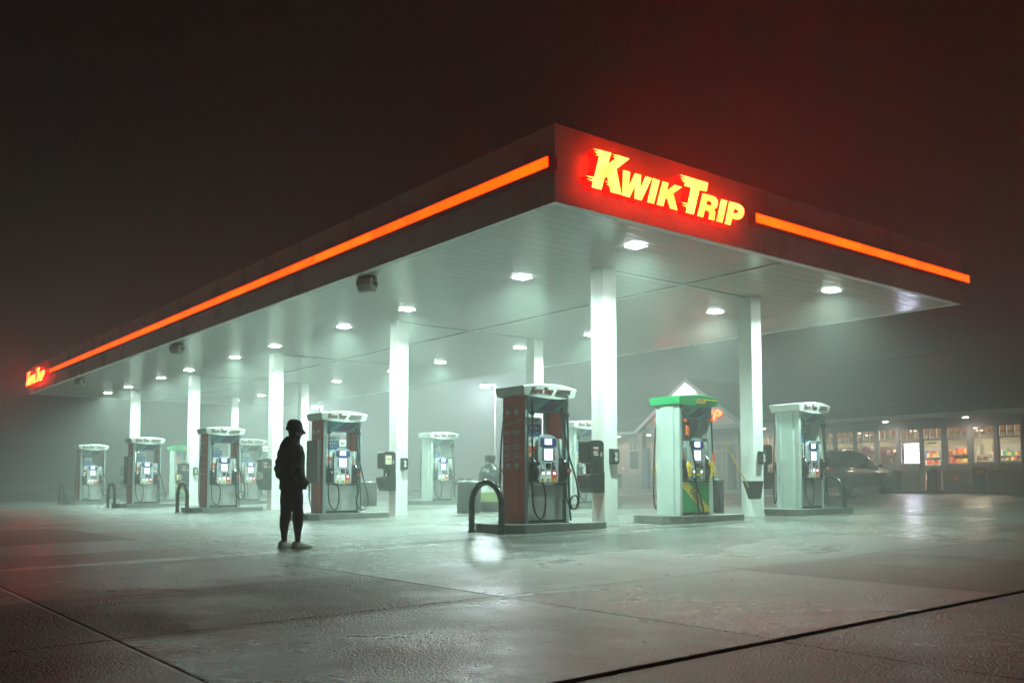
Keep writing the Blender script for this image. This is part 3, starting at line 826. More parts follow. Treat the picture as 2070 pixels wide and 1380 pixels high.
    # hoses
    def hose(pts, tagz=None, back=0):
        T = M180(back)
        h = MB().tube(smoothpts(pts, 7), 0.0175, 8, 0, True, T).build('hose', rubber, rt)
        p0 = Vector(pts[0]); p1 = Vector(pts[1])
        b = MB(); b.tube([p0 + Vector((0, 0, 0.12)), p0], 0.020, 8, 0, True, T); b.build('swivel', chrome, h)
        w = MB(); c = p0 + Vector((0, 0, -0.13)); w.box(c.x - 0.03, c.x + 0.03, c.y - 0.03, c.y + 0.03, c.z - 0.035, c.z + 0.035, 0, T); w.box(c.x - 0.045, c.x - 0.031, c.y - 0.02, c.y + 0.02, c.z - 0.02, c.z + 0.02, 0, T); w.box(c.x + 0.031, c.x + 0.045, c.y - 0.02, c.y + 0.02, c.z - 0.02, c.z + 0.02, 0, T)
        w.build('hose_clamp', orangep if kind == 'diesel' else dark, h)
        return h
    if kind == 'diesel':
        a = hose([(-0.40, -0.38, 2.10), (-0.40, -0.39, 1.9), (-0.33, -0.42, 1.6), (-0.24, -0.46, 1.2), (-0.20, -0.47, 0.9), (-0.16, -0.46, 0.4), (-0.10, -0.47, 0.02), (0.0, -0.48, -0.06), (0.03, -0.48, 0.05), (-0.05, -0.47, 0.35), (-0.17, -0.46, 0.62), (-0.22, -0.44, 0.78)])
        MB().box(-0.43, -0.35, -0.45, -0.41, 1.66, 1.86).build('breakaway_tag', orangep, a, bevel=0.01)
        a = hose([(0.42, -0.38, 2.14), (0.43, -0.39, 1.7), (0.44, -0.40, 1.2), (0.45, -0.40, 0.7), (0.49, -0.41, 0.2), (0.56, -0.43, 0.06), (0.60, -0.44, 0.25), (0.50, -0.44, 0.62), (0.40, -0.43, 0.78)])
        MB().box(0.40, 0.46, -0.44, -0.40, 1.10, 1.32).build('breakaway_tag', orangep, a, bevel=0.01)
    else:
        hose([(-0.40, -0.37, 2.12), (-0.405, -0.38, 1.8), (-0.41, -0.385, 1.3), (-0.415, -0.39, 0.7), (-0.39, -0.40, 0.3), (-0.30, -0.42, 0.11), (-0.20, -0.43, 0.12), (-0.15, -0.44, 0.30), (-0.15, -0.44, 0.55), (-0.20, -0.43, 0.74)])
        if board:
            hose([(0.33, -0.37, 2.12), (0.35, -0.38, 1.8), (0.44, -0.40, 1.3), (0.56, -0.42, 0.8), (0.68, -0.44, 0.35), (0.62, -0.46, 0.13), (0.45, -0.47, 0.08), (0.34, -0.46, 0.25), (0.38, -0.46, 0.5), (0.36, -0.43, 0.74)])
        elif kind == 'prepay':
            hose([(0.33, -0.37, 2.12), (0.345, -0.38, 1.8), (0.46, -0.40, 1.25), (0.60, -0.42, 0.85), (0.665, -0.44, 0.50), (0.62, -0.46, 0.30), (0.50, -0.47, 0.25), (0.43, -0.47, 0.36), (0.46, -0.48, 0.47), (0.56, -0.48, 0.50), (0.62, -0.47, 0.40), (0.57, -0.46, 0.28), (0.46, -0.45, 0.27), (0.36, -0.45, 0.45), (0.35, -0.43, 0.74)])
        else:
            hose([(0.36, -0.37, 2.12), (0.38, -0.38, 1.7), (0.42, -0.39, 1.2), (0.44, -0.40, 0.6), (0.42, -0.41, 0.2), (0.33, -0.43, 0.10), (0.28, -0.44, 0.25), (0.33, -0.44, 0.50), (0.36, -0.43, 0.74)])
        hose([(0.44, -0.37, 2.12), (0.455, -0.38, 1.7), (0.46, -0.385, 1.2), (0.47, -0.39, 0.6), (0.48, -0.40, 0.2), (0.50, -0.41, 0.04)])
    hose([(0.44, -0.37, 2.12), (0.50, -0.39, 1.6), (0.53, -0.40, 1.0), (0.52, -0.42, 0.4), (0.45, -0.44, 0.12), (0.37, -0.44, 0.3), (0.35, -0.42, 0.74)], back=1)
    cr = crown(rt, kind)
    if kind == 'prepay':
        xx = -0.567
        a = MB()
        for z in (2.02, 1.05):
            a.prism(arrow(0.13, z, -1), xx, xx - 0.002, 'x'); a.prism(arrow(-0.13, z, 1), xx + 0.0, xx - 0.002, 'x')
        if not board:
            for y in (0.15, -0.13):
                for z, w, sz in ((1.64, 'PREPAY', 0.115), (1.50, 'OR', 0.09), (1.37, 'CREDIT', 0.118), (1.23, 'ONLY', 0.115)):
                    add_text(a, w, (xx - 0.003, y, z), sz, face='-x', sx=0.58)
            for z0, dz in ((1.77, 0.10), (1.12, 0.09)):
                a.prism([(0.30, z0), (0.30, z0 + 0.012), (0.0, z0 + dz * 0.45 + 0.012), (-0.30, z0 + dz + 0.012), (-0.30, z0 + dz), (0.0, z0 + dz * 0.45)], xx - 0.001, xx - 0.003, 'x')
        a.build('lettering', decal, lp)
        if board:
            bd = MB().box(-0.68, -0.585, -0.30, 0.30, 0.74, 1.80).build('price_board', mat('board_dark', (0.035, 0.022, 0.022), 0.35), rt, bevel=0.01)
            b = MB().box(-0.585, -0.566, -0.05, 0.05, 1.0, 1.6).build('bracket', metaldark, bd)
            a = MB(); add_text(a, '3.10', (-0.683, 0, 1.42), 0.20, face='-x', sx=0.8); add_text(a, '40¢', (-0.683, 0, 1.08), 0.17, face='-x', sx=0.8)
            for z in (1.58, 1.28, 0.90): a.box(-0.683, -0.681, -0.16, 0.16, z, z + 0.02)
            a.build('lettering', mat('faded_orange', (0.22, 0.05, 0.035), 0.5), bd)
    else:
        pass
    return rt

PBY = 2.29 + 0.33            # island centre line in the first row
def pump_at(proto, first, col, k, label):
    x = (1.80, 5.94, 10.16)[col]; y = PBY + CP * k
    g = gz(x, y) + 0.14
    return place(proto, first, (x, y, g), 0, label)
ROWN = ['front island row by the corner sign', 'second island row', 'third island row', 'fourth island row', 'farthest fifth island row']
pp = make_pump('prepay'); pb = make_pump('prepay', True); pl = make_pump('plain'); dz = make_pump('diesel')
fp = {}
def use(p, *a): 
    pump_at(p, p.name not in fp, *a); fp[p.name] = 1
use(pp, 0, 0, 'fuel pump with red lettered end panel and a knotted hose, front island row')
use(pb, 0, 1, 'red ended fuel pump with dark price board beside the standing person')
use(pp, 0, 2, 'red ended fuel pump on the third island row behind a black hoop')
use(pb, 0, 3, 'distant red ended fuel pump with dark price board, fourth island row')
use(pp, 0, 4, 'farthest red ended fuel pump at the outer end of the fifth row')
use(dz, 1, 0, 'green crowned diesel pump with yellow nozzles in the front island row')
use(pl, 2, 0, 'grey ended fuel pump with white crown at the shop end of the front row')
use(pl, 2, 1, 'fuel pump half hidden behind the nearest column, second row')
use(pl, 2, 2, 'hazy fuel pump with pale ribbed end alone left of the bottle bin')
use(pl, 1, 3, 'middle fuel pump of the fourth row, overlapped by a nearer red pump')
use(pl, 2, 3, 'fuel pump of the fourth row seen through the pump beside the person')
use(dz, 1, 4, 'faint distant green crowned diesel pump in the fifth row')
use(pl, 2, 4, 'faint white crowned fuel pump at the inner end of the fifth row')

# ------------------------------------------------------------------ islands
ism = mat('island_concrete', (0.13, 0.14, 0.13), 0.62, noise=0.35, nscale=2.6, bump=0.4, bscale=30)
def island():
    x0, x1, y0, y1, c = -1.14, 1.14, -0.66, 0.66, 0.30
    p = [(x0 + c, y0), (x1 - 0.04, y0), (x1, y0 + 0.04), (x1, y1 - 0.04), (x1 - 0.04, y1), (x0 + c, y1), (x0 + 0.06, y1 - 0.14), (x0, y1 - c), (x0, y0 + c), (x0 + 0.06, y0 + 0.14)]
    return MB().prism(p, 0, 0.145, 'z').build('concrete_island', ism, None, bevel=0.018)
isl = island(); tag(isl, 'x', 'concrete island', 'raised concrete islands under the pumps')
first = True
for k in range(5):
    for col in range(3):
        if col == 1 and k in (1, 2): continue
        x = (1.86, 5.98, 10.20)[col]; y = PBY + CP * k
        o = isl if first else isl.copy()
        if not first: COL.objects.link(o)
        first = False
        o.location = (x, y, gz(x, y) - 0.006)
        z = ('outer end', 'middle', 'shop end')[col]
        o['label'] = 'low concrete island under the %s pump of the %s' % (z, ['front row', 'second row', 'third row', 'fourth row', 'farthest row'][k])

# ------------------------------------------------------------------ hoop barriers
def hoop():
    rt = root('hoop_barrier', 'x', 'hoop barrier', group='black hoop barriers guarding the pumps')
    r = 0.44; pts = [(0, -r, -0.02), (0, -r, 0.25), (0, -r, 0.50)]
    for i in range(1, 12):
        a = PI * i / 12; pts.append((0, -r * math.cos(a), 0.50 + 0.40 * math.sin(a)))
    pts += [(0, r, 0.50), (0, r, 0.25), (0, r, -0.02)]
    MB().tube(pts, 0.057, 16).build('pipe', hoopm, rt)
    for y in (-r, r): MB().cyl((0, y), 0.076, 0, 0.03, 16).build('collar', hoopm, rt)
    return rt
hp = hoop()
hn = ['black pipe hoop in front of the red pump nearest the viewer', 'black pipe hoop partly hidden behind the standing person', 'black pipe hoop before the third row red pump', 'black pipe hoop before the fourth row red pump', 'faint farthest black pipe hoop before the fifth row pump']
for k in range(5):
    y = PBY + CP * k; place(hp, k == 0, (0.62, y + (0 if k else -0.04), gz(0.6, y)), 0, hn[k])
hn = ['black pipe hoop beside the parked car, past the grey ended pump', 'black pipe hoop glimpsed beside the nearest white column', 'faint black pipe hoop behind the round waste bin', None, None]
for k in range(3):
    y = PBY + CP * k; x = (11.10, 11.1, 11.2)[k]
    place(hp, False, (x, y - (0.12 if k == 0 else 0), gz(x, y)), 0, hn[k])

# ------------------------------------------------------------------ wash stations on the columns
def wash(ad=False):
    rt = root('wash_station', 'x', 'wash station', group='black squeegee and towel stations on the columns')
    # local: mounted on a wall in the plane x = 0, sticking out to -x
    p = [(0, 1.60), (-0.05, 1.655), (-0.14, 1.665), (-0.33, 1.655), (-0.36, 1.63), (-0.36, 1.26), (-0.33, 1.22), (-0.20, 1.20), (-0.17, 1.17), (-0.17, 1.02), (0, 1.02)]
    MB().prism(p, -0.17, 0.17, 'y').build('towel_dispenser', darkg, rt, bevel=0.02)
    a = MB(); a.box(-0.31, -0.13, -0.174, -0.172, 1.33, 1.56, 0)
    for i, m in enumerate((1, 2, 1, 1)): a.box(-0.29 + 0.02*(i%2), -0.15 - 0.01*(i%3), -0.177, -0.175, 1.50 - 0.045*i, 1.525 - 0.045*i, m)
    a.build('notice', [stk_white if ad else darkg, stk_yellow if ad else decal, redp], rt)
    a = MB(); a.box(-0.09, -0.075, -0.174, -0.171, 1.34, 1.42, 0); a.box(-0.065, -0.05, -0.174, -0.171, 1.36, 1.44, 0); a.build('emblem', decal, rt)
    p = [(0, 1.04), (-0.38, 0.985), (-0.385, 0.90), (-0.33, 0.72), (-0.27, 0.63), (0, 0.63)]
    b = MB().prism(p, -0.19, 0.19, 'y').build('water_bin', darkg, rt, bevel=0.022)
    MB().prism([(-0.05, 1.036), (-0.34, 0.996), (-0.34, 1.002), (-0.05, 1.042)], -0.15, 0.15, 'y').build('bin_lid', mat('lid_wet', (0.02, 0.025, 0.025), 0.12), b)
    MB().tube([(-0.24, -0.05, 0.98), (-0.19, -0.04, 1.10)], 0.012, 8).tube([(-0.19, -0.04, 1.10), (-0.18, 0.03, 1.12)], 0.012, 8).build('squeegee_handle', chrome, rt)
    return rt
def glovebox():
    rt = root('glove_dispenser', 'x', 'dispenser', group='small black dispensers on the column fronts')
    p = [(0, 1.20), (-0.10, 1.20), (-0.12, 1.26), (-0.12, 1.44), (-0.10, 1.50), (0, 1.50)]
    MB().prism(p, -0.085, 0.085, 'x').build('case', dark, rt, bevel=0.015)
    a = MB(); a.prism([(-0.03, 1.26), (-0.05, 1.31), (-0.02, 1.36), (-0.05, 1.42), (0.0, 1.44), (0.045, 1.40), (0.02, 1.34), (0.05, 1.29), (0.01, 1.25)], -0.121, -0.124, 'y'); a.build('emblem', decal, rt)
    return rt
ws = wash(); ws2 = wash(True); gb = glovebox()
WN = ['black wash station on the nearest front column', 'black wash station with a white notice on the second column', 'black wash station on the column behind the standing person', 'black wash station on the fourth front column', 'tiny dark wash station on the farthest front column']
WB = ['rounded black wash station on the shop side of the inner front column', 'faint wash station on the inner column of the second row']
GN = ['small black dispenser on the front face of the nearest column', 'small black dispenser on the front face of the second column', 'small black dispenser on the column behind the person', 'small black dispenser on the fourth front column', 'small black dispenser on the farthest front column']
f1 = f2 = f3 = True
for k in range(5):
    y = C0 + CP * k; x = CA; g = gz(x, y) + 0.02
    if k == 1: place(ws2, True, (x - 0.184, y, g), 0, WN[k])
    else: place(ws, f1, (x - 0.184, y, g), 0, WN[k]); f1 = False
    place(gb, f3, (x + 0.03, y - 0.184, g), 0, GN[k]); f3 = False
for k in range(2):
    y = C0 + CP * k; x = CB; g = gz(x, y)
    place(ws, False, (x + 0.184, y, g), PI, WB[k])
    place(gb, False, (x + 0.05, y - 0.184, g), 0, ['small black dispenser on the inner front column by the bucket', 'faint small dispenser on the inner column of the second row'][k])

# squeegee bucket with its long yellow handle
g = gz(8.0, C0)
bk = root('squeegee_bucket', 'black hanging bucket on the inner front column', 'bucket', (0, 0, 0))
rings = []
for z, x0, x1, d in ((g + 0.42, 7.99, 8.24, 0.12), (g + 0.80, 7.86, 8.28, 0.17), (g + 0.81, 7.845, 8.28, 0.18), (g + 0.825, 7.845, 8.28, 0.18)):
    yc = 2.50; rings.append([(x0, yc - d, z), (x1, yc - d, z), (x1, yc + d - 0.08, z), (x0, yc + d - 0.08, z)])
MB().loft(rings, 0, False).build('tub', darkg, bk, bevel=0.015)
sq = root('squeegee', 'long yellow handled squeegee leaning out of the hanging bucket', 'squeegee')
MB().tube([(7.98, 2.46, g + 0.60), (7.62, 2.46, g + 1.03), (7.05, 2.46, g + 1.72)], 0.014, 8).build('handle', yellowp, sq)
MB().box(7.93, 8.10, 2.38, 2.50, g + 0.55, g + 0.62).build('blade', rubber, sq)

# ------------------------------------------------------------------ waste bins and bottle shaped bins
def bin_():
    rt = root('waste_bin', 'x', 'waste bin', group='round dark waste bins between the pumps')
    MB().lathe([(0.32, 0), (0.335, 0.02), (0.335, 0.47), (0.34, 0.475), (0.34, 0.49), (0.335, 0.495), (0.335, 0.80), (0.32, 0.83)], 32).build('drum', darkg, rt)
    MB().lathe([(0.345, 0.831), (0.345, 0.85), (0.30, 0.885), (0.15, 0.90), (0.02, 0.902)], 32).build('lid', mat('bin_lid', (0.12, 0.14, 0.13), 0.25), rt)
    MB().tube(smoothpts([(-0.12, 0, 0.89), (-0.08, 0, 0.93), (0.08, 0, 0.93), (0.12, 0, 0.89)], 4), 0.012, 8).build('handle', metaldark, rt)
    return rt
wb = bin_()
for i, (x, y, l) in enumerate(((5.83, 10.35, 'round dark waste bin beside the bottle shaped bin, second row'), (7.42, 18.81, 'round dark waste bin just left of the second white column'), (8.02, 3.25, 'round dark waste bin behind the green crowned diesel pump'))):
    if i == 2: x, y = 7.95, 3.62
    place(wb, i == 0, (x, y, gz(x, y)), 0.3 * i, l)
def bottle():
    rt = root('bottle_bin', 'x', 'bottle bin', group='bottle shaped collection bins')
    mb = MB().lathe([(0.30, 0), (0.33, 0.03), (0.335, 0.20), (0.32, 0.28)], 32)
    mb.build('base', darkg, rt)
    MB().lathe([(0.295, 0.27), (0.295, 0.84)], 32).build('lower_body', mat('bottle_clear', (0.45, 0.50, 0.46), 0.12), rt)
    MB().lathe([(0.30, 0.80), (0.335, 0.83), (0.34, 1.02), (0.325, 1.12), (0.27, 1.24), (0.18, 1.32), (0.135, 1.37), (0.125, 1.42), (0.125, 1.44), (0.15, 1.445), (0.16, 1.60), (0.155, 1.61)], 32).build('shoulder', darkg, rt)
    h = MB().tube([(0.0, -0.30, 1.06), (0.0, -0.36, 1.075)], 0.105, 20).build('deposit_hole', darkg, rt)
    MB().tube([(0.0, -0.355, 1.075), (0.0, -0.364, 1.077)], 0.075, 20).build('hole_recess', stk_dark, h)
    # wrapped label, open in two overlapping sheets
    def sheet(a0, a1, z0, z1, r, m):
        n = 14; vs = []; 
        for i in range(n + 1):
            a = R(a0 + (a1 - a0) * i / n)
            for z in (z0, z1):
                for rr in (r, r + 0.004): vs.append((rr * math.cos(a), rr * math.sin(a), z))
        fs = []
        for i in range(n):
            o = 4 * i; fs += [(o+1, o+5, o+7, o+3), (o, o+2, o+6, o+4), (o+2, o+3, o+7, o+6), (o, o+4, o+5, o+1)]
        mb = MB(); mb.add(vs, fs, 0, True); return mb
    sheet(150, 390, 0.28, 0.54, 0.318, 0).build('label_sheet', mat('label_lime', (0.24, 0.29, 0.10), 0.5), rt)
    sheet(200, 380, 0.56, 0.80, 0.305, 0).build('notice_sheet', stk_white, rt)
    w = MB()
    for a in (250, 300):
        c = (0.315 * math.cos(R(a)), 0.315 * math.sin(R(a)), 0.68)
        w.tube(smoothpts([(c[0] - 0.06, c[1] - 0.01, 0.74), (c[0], c[1] - 0.03, 0.66), (c[0] + 0.06, c[1] - 0.01, 0.75), (c[0] + 0.02, c[1] - 0.03, 0.62)], 4), 0.008, 6)
    w.build('graphic', metaldark, rt)
    return rt
bt = bottle()
for i, (x, y, l) in enumerate(((6.83, 10.7, 'dark bottle shaped bin with lime label, right of the round bin'), (5.87, 19.4, 'bottle shaped bin mostly hidden behind the standing person'))):
    place(bt, i == 0, (x, y, gz(x, y)), R(-20), l)

# ------------------------------------------------------------------ street lamps in the fog
def lamp(x, y, z, toward, label, w, r):
    g = gz(x, y)
    rt = root('street_lamp', label, 'street lamp', (x, y, g), toward, 'street lamps beyond the canopy')
    H = z - g
    MB().tube([(0, 0, 0), (0, 0, 0.6), (0, 0, H + 0.05)], [0.10, 0.085, 0.055], 12).build('pole', hdrgrey, rt)
    MB().cyl((0, 0), 0.22, 0, 0.5, 16).build('pole_base', ism, rt)
    MB().box(0, 0.5, -0.035, 0.035, H - 0.02, H + 0.03).build('arm', hdrgrey, rt)
    h = MB().box(0.28, 0.86, -0.19, 0.19, H - 0.01, H + 0.09).build('lamp_head', hdrgrey, rt, bevel=0.02)
    MB().box(0.32, 0.82, -0.16, 0.16, H - 0.13, H - 0.012).build('lamp_glass', mat('street_glow', (0.8, 0.8, 0.8), 0.3, emis=(0.80, 0.97, 1.0), es=250.0), h)
    d = bpy.data.lights.new('lamp_light', 'POINT'); d.energy = w; d.shadow_soft_size = 0.3; d.color = (0.80, 0.97, 1.0)
    o = bpy.data.objects.new('lamp_light', d); COL.objects.link(o); o.parent = rt; o.location = (0.57, 0, H - 0.32)
# heads point back towards the picture's left
lamp(21.1, 29.1, 6.22, R(150), 'bright street lamp on a tall pole beyond the bottle bin', 3000, 0.2)
lamp(22.9, 53.2, 6.75, R(150), 'distant street lamp glowing above the second red ended pump', 2600, 0.2)

# ------------------------------------------------------------------ person
def person():
    rt = root('person', 'person in black jacket, trousers and bucket hat with pale trainers, seen from behind', 'person')
    cloth = mat('jacket_black', (0.007, 0.008, 0.009), 0.85, noise=0.4, nscale=7, bump=0.5, bscale=14)
    trous = mat('trouser_black', (0.009, 0.010, 0.011), 0.9, noise=0.4, nscale=9, bump=0.4, bscale=18)
    skin = mat('skin', (0.42, 0.25, 0.18), 0.5)
    hatm = mat('hat_black', (0.008, 0.008, 0.009), 0.85, bump=0.2, bscale=40)
    shoem = mat('trainer_pale', (0.88, 0.88, 0.84), 0.6, noise=0.25, nscale=20)
    solem = mat('trainer_sole', (0.62, 0.62, 0.58), 0.5)
    hair = mat('hair_dark', (0.02, 0.014, 0.010), 0.6)
    # body: one skinned surface. x forward, y left
    J = [(0, 0, 0.95), (0, 0, 1.18), (0.0, 0, 1.40), (-0.01, 0, 1.50), (0.015, 0, 1.60), (0.03, 0, 1.70), (0.035, 0, 1.78),     # 0-6
         (0, 0.18, 1.45), (-0.03, 0.27, 1.17), (0.10, 0.20, 1.00), (0.17, 0.15, 0.96),                                     # 7-10 left arm
         (0, -0.18, 1.45), (-0.03, -0.27, 1.17), (0.10, -0.21, 1.00), (0.17, -0.16, 0.96),                                 # 11-14 right arm
         (0, 0.10, 0.88), (-0.03, 0.112, 0.50), (-0.055, 0.115, 0.12), (-0.05, 0.115, 0.07), (0.08, 0.116, 0.04),                  # 15-19 left leg
         (0, -0.10, 0.88), (0.05, -0.112, 0.50), (0.055, -0.115, 0.12), (0.06, -0.115, 0.07), (0.19, -0.116, 0.04)]              # 20-24
    E = [(0,1),(1,2),(2,3),(3,4),(4,5),(5,6),(2,7),(7,8),(8,9),(9,10),(2,11),(11,12),(12,13),(13,14),(0,15),(15,16),(16,17),(17,18),(18,19),(0,20),(20,21),(21,22),(22,23),(23,24)]
    Rr = [(0.14,0.12),(0.13,0.10),(0.15,0.10),(0.07,0.07),(0.055,0.055),(0.085,0.075),(0.08,0.07),(0.055,)*2,(0.042,)*2,(0.032,)*2,(0.03,0.02),(0.055,)*2,(0.042,)*2,(0.032,)*2,(0.03,0.02),
          (0.085,)*2,(0.058,)*2,(0.036,)*2,(0.036,)*2,(0.035,0.03),(0.085,)*2,(0.058,)*2,(0.036,)*2,(0.036,)*2,(0.035,0.03)]
    me = bpy.data.meshes.new('body'); me.from_pydata(J, E, []); me.materials.append(skin)
    b = bpy.data.objects.new('body', me); COL.objects.link(b); b.parent = rt
    s = b.modifiers.new('skin', 'SKIN'); sv = me.skin_vertices[0].data
    for i, r in enumerate(Rr): sv[i].radius = r
    sv[0].use_root = True
    ss = b.modifiers.new('sub', 'SUBSURF'); ss.levels = 2; ss.render_levels = 2
    def ring(c, rx, ry, n=24, tilt=0.0, sq=2.0, wob=0.0, seed=0):
        out = []
        for k in range(n):
            a = 2 * PI * k / n; ca, sa = math.cos(a), math.sin(a)
            q = (abs(ca) ** sq + abs(sa) ** sq) ** (-1 / sq)
            w = 1 + wob * math.sin(3 * a + seed * 1.7) + wob * 0.6 * math.sin(7 * a + seed * 2.9)
            out.append((c[0] + rx * q * ca * w, c[1] + ry * q * sa * w, c[2] + tilt * ca))
        return out
    # head: face, nose, ears on the skinned neck
    hd = MB()
    hd.loft([ring((0.045, 0, z), rx, ry, 20) for z, rx, ry in ((1.585, 0.035, 0.035), (1.60, 0.062, 0.052), (1.63, 0.080, 0.066), (1.67, 0.092, 0.074), (1.71, 0.098, 0.077), (1.75, 0.098, 0.077), (1.79, 0.085, 0.068), (1.815, 0.05, 0.04))], 0)
    hd.loft([ring((0.140, 0, 1.645), 0.014, 0.016, 8), ring((0.152, 0, 1.66), 0.018, 0.017, 8), ring((0.140, 0, 1.70), 0.010, 0.010, 8)], 0)
    for y in (0.077, -0.077): hd.loft([ring((0.03, y, 1.645), 0.012, 0.007, 8), ring((0.03, y * 1.08, 1.68), 0.020, 0.010, 8), ring((0.03, y, 1.71), 0.014, 0.006, 8)], 0)
    for y in (0.030, -0.030): hd.tube([(0.134, y - 0.012, 1.69), (0.136, y + 0.012, 1.69)], 0.006, 6, 1)
    hd.tube([(0.138, -0.02, 1.618), (0.142, 0, 1.616), (0.138, 0.02, 1.618)], 0.005, 6, 2)
    hd.build('head', [skin, hair, redp], rt)
    MB().loft([ring((0.025, 0, z), rx, ry, 20) for z, rx, ry in ((1.60, 0.055, 0.06), (1.64, 0.078, 0.079), (1.70, 0.088, 0.085), (1.75, 0.090, 0.086))], 0).build('hair', hair, rt)
    # bucket hat, brim dipping
    h = MB()
    prof = [(0.138, 1.703), (0.141, 1.710), (0.127, 1.742), (0.116, 1.765), (0.112, 1.80), (0.102, 1.84), (0.082, 1.868), (0.052, 1.884), (0.01, 1.888)]
    h.loft([ring((0.058 if z < 1.72 else 0.03, 0, z), r * 1.04, r * 0.96, 28, tilt=-0.028 if z < 1.72 else -0.006, wob=0.012, seed=int(z*9)) for r, z in prof], 0)
    h.build('bucket_hat', hatm, rt)
    # jacket: torso with collar and hood, sleeves into the pockets
    jk = MB()
    secs = [(0.855, 0.175, 0.232, 0.02), (0.88, 0.182, 0.238, 0.02), (0.96, 0.178, 0.236, 0.015), (1.05, 0.168, 0.225, 0.01), (1.14, 0.170, 0.222, 0.0), (1.24, 0.175, 0.226, -0.01), (1.34, 0.178, 0.244, -0.015), (1.42, 0.168, 0.242, -0.02), (1.48, 0.145, 0.205, -0.02), (1.525, 0.112, 0.135, -0.015), (1.555, 0.100, 0.105, 0.0), (1.60, 0.102, 0.100, 0.01), (1.635, 0.104, 0.100, 0.012)]
    jk.loft([ring((x, 0, z), rx, ry, 28, sq=2.3, wob=0.018, seed=i) for i, (z, rx, ry, x) in enumerate(secs)], 0)
    jk.build('jacket', cloth, rt)
    hoodm = MB()
    hoodm.loft([ring((x, 0, z), rx, ry, 20, wob=0.03, seed=i) for i, (x, z, rx, ry) in enumerate(((-0.10, 1.40, 0.04, 0.07), (-0.115, 1.44, 0.075, 0.12), (-0.10, 1.50, 0.085, 0.135), (-0.065, 1.56, 0.085, 0.13), (-0.03, 1.605, 0.085, 0.115), (-0.01, 1.63, 0.08, 0.10)))], 0)
    hoodm.build('hood', cloth, rt)
    for s_ in (1, -1):
        pts = smoothpts([(-0.015, 0.175*s_, 1.445), (-0.03, 0.252*s_, 1.37), (-0.055, 0.275*s_, 1.24), (-0.06, 0.300*s_, 1.13), (-0.015, 0.290*s_, 1.05), (0.045, 0.255*s_, 0.98), (0.085, 0.215*s_, 0.94)], 4)
        rr = [0.094 + 0.010 * math.sin(i * 1.9) - 0.0009 * i for i in range(len(pts))]
        MB().tube(pts, rr, 16).build('sleeve', cloth, rt)
    # trousers: hips and two tapering creased legs
    tr = MB()
    tr.loft([ring((0.0, 0, z), rx, ry, 24, sq=2.2) for z, rx, ry in ((0.98, 0.13, 0.165), (0.90, 0.145, 0.185), (0.82, 0.148, 0.190), (0.74, 0.135, 0.185), (0.70, 0.11, 0.15))][::-1], 0)
    for s_ in (1, -1):
        q = -0.055 * s_
        cs = [(q*0.2, 0.098, 0.80, 0.118, 0.095), (q*0.4, 0.104, 0.70, 0.106, 0.090), (q*0.6, 0.110, 0.60, 0.090, 0.080), (q*0.8 + 0.012, 0.116, 0.50, 0.080, 0.074), (q*0.9 + 0.006, 0.118, 0.42, 0.080, 0.072), (q, 0.118, 0.33, 0.070, 0.064), (q, 0.117, 0.26, 0.058, 0.054), (q, 0.116, 0.19, 0.046, 0.044), (q, 0.116, 0.125, 0.042, 0.040), (q, 0.116, 0.095, 0.042, 0.040)]
        tr.loft([ring((x, y * s_, z), rx, ry, 20, wob=0.025, seed=i * 2 + s_) for i, (x, y, z, rx, ry) in enumerate(cs)][::-1], 0)
    tr.build('trousers', trous, rt)
    for s_, dx in ((1, -0.045), (-1, 0.065)):
        y = 0.116 * s_
        sh = MB(); R_ = []
        for x, w, h, z0 in ((-0.095, 0.028, 0.075, 0.03), (-0.08, 0.040, 0.105, 0.028), (-0.03, 0.046, 0.118, 0.026), (0.03, 0.048, 0.112, 0.026), (0.08, 0.050, 0.085, 0.026), (0.14, 0.052, 0.066, 0.026), (0.19, 0.046, 0.054, 0.028), (0.215, 0.028, 0.044, 0.03)):
            R_.append([(x + dx, y + w * math.cos(a) , z0 + max(0, (h - z0)) * max(0, math.sin(a)) ** 0.8) for a in [2 * PI * k / 14 for k in range(14)]])
        sh.loft(R_, 0)
        so = sh.build('shoe', shoem, rt)
        p = [(-0.10 + dx, y - 0.03), (-0.07 + dx, y - 0.048), (0.08 + dx, y - 0.053), (0.18 + dx, y - 0.05), (0.225 + dx, y - 0.02), (0.225 + dx, y + 0.02), (0.18 + dx, y + 0.05), (0.08 + dx, y + 0.053), (-0.07 + dx, y + 0.048), (-0.10 + dx, y + 0.03)]
        MB().prism(p, 0.0, 0.034, 'z').build('sole', solem, so, bevel=0.006)
    return rt
pr = person()
pxy = (-3.38, 1.93)
pr.location = (pxy[0], pxy[1], gz(*pxy) + 0.001)
# facing right and away, past the pumps
pr.rotation_euler = (0, 0, math.atan2(-0.622 * 0.80 + 0.783 * 0.60, 0.783 * 0.80 + 0.622 * 0.60))
pr.scale = (0.985, 0.985, 0.985)

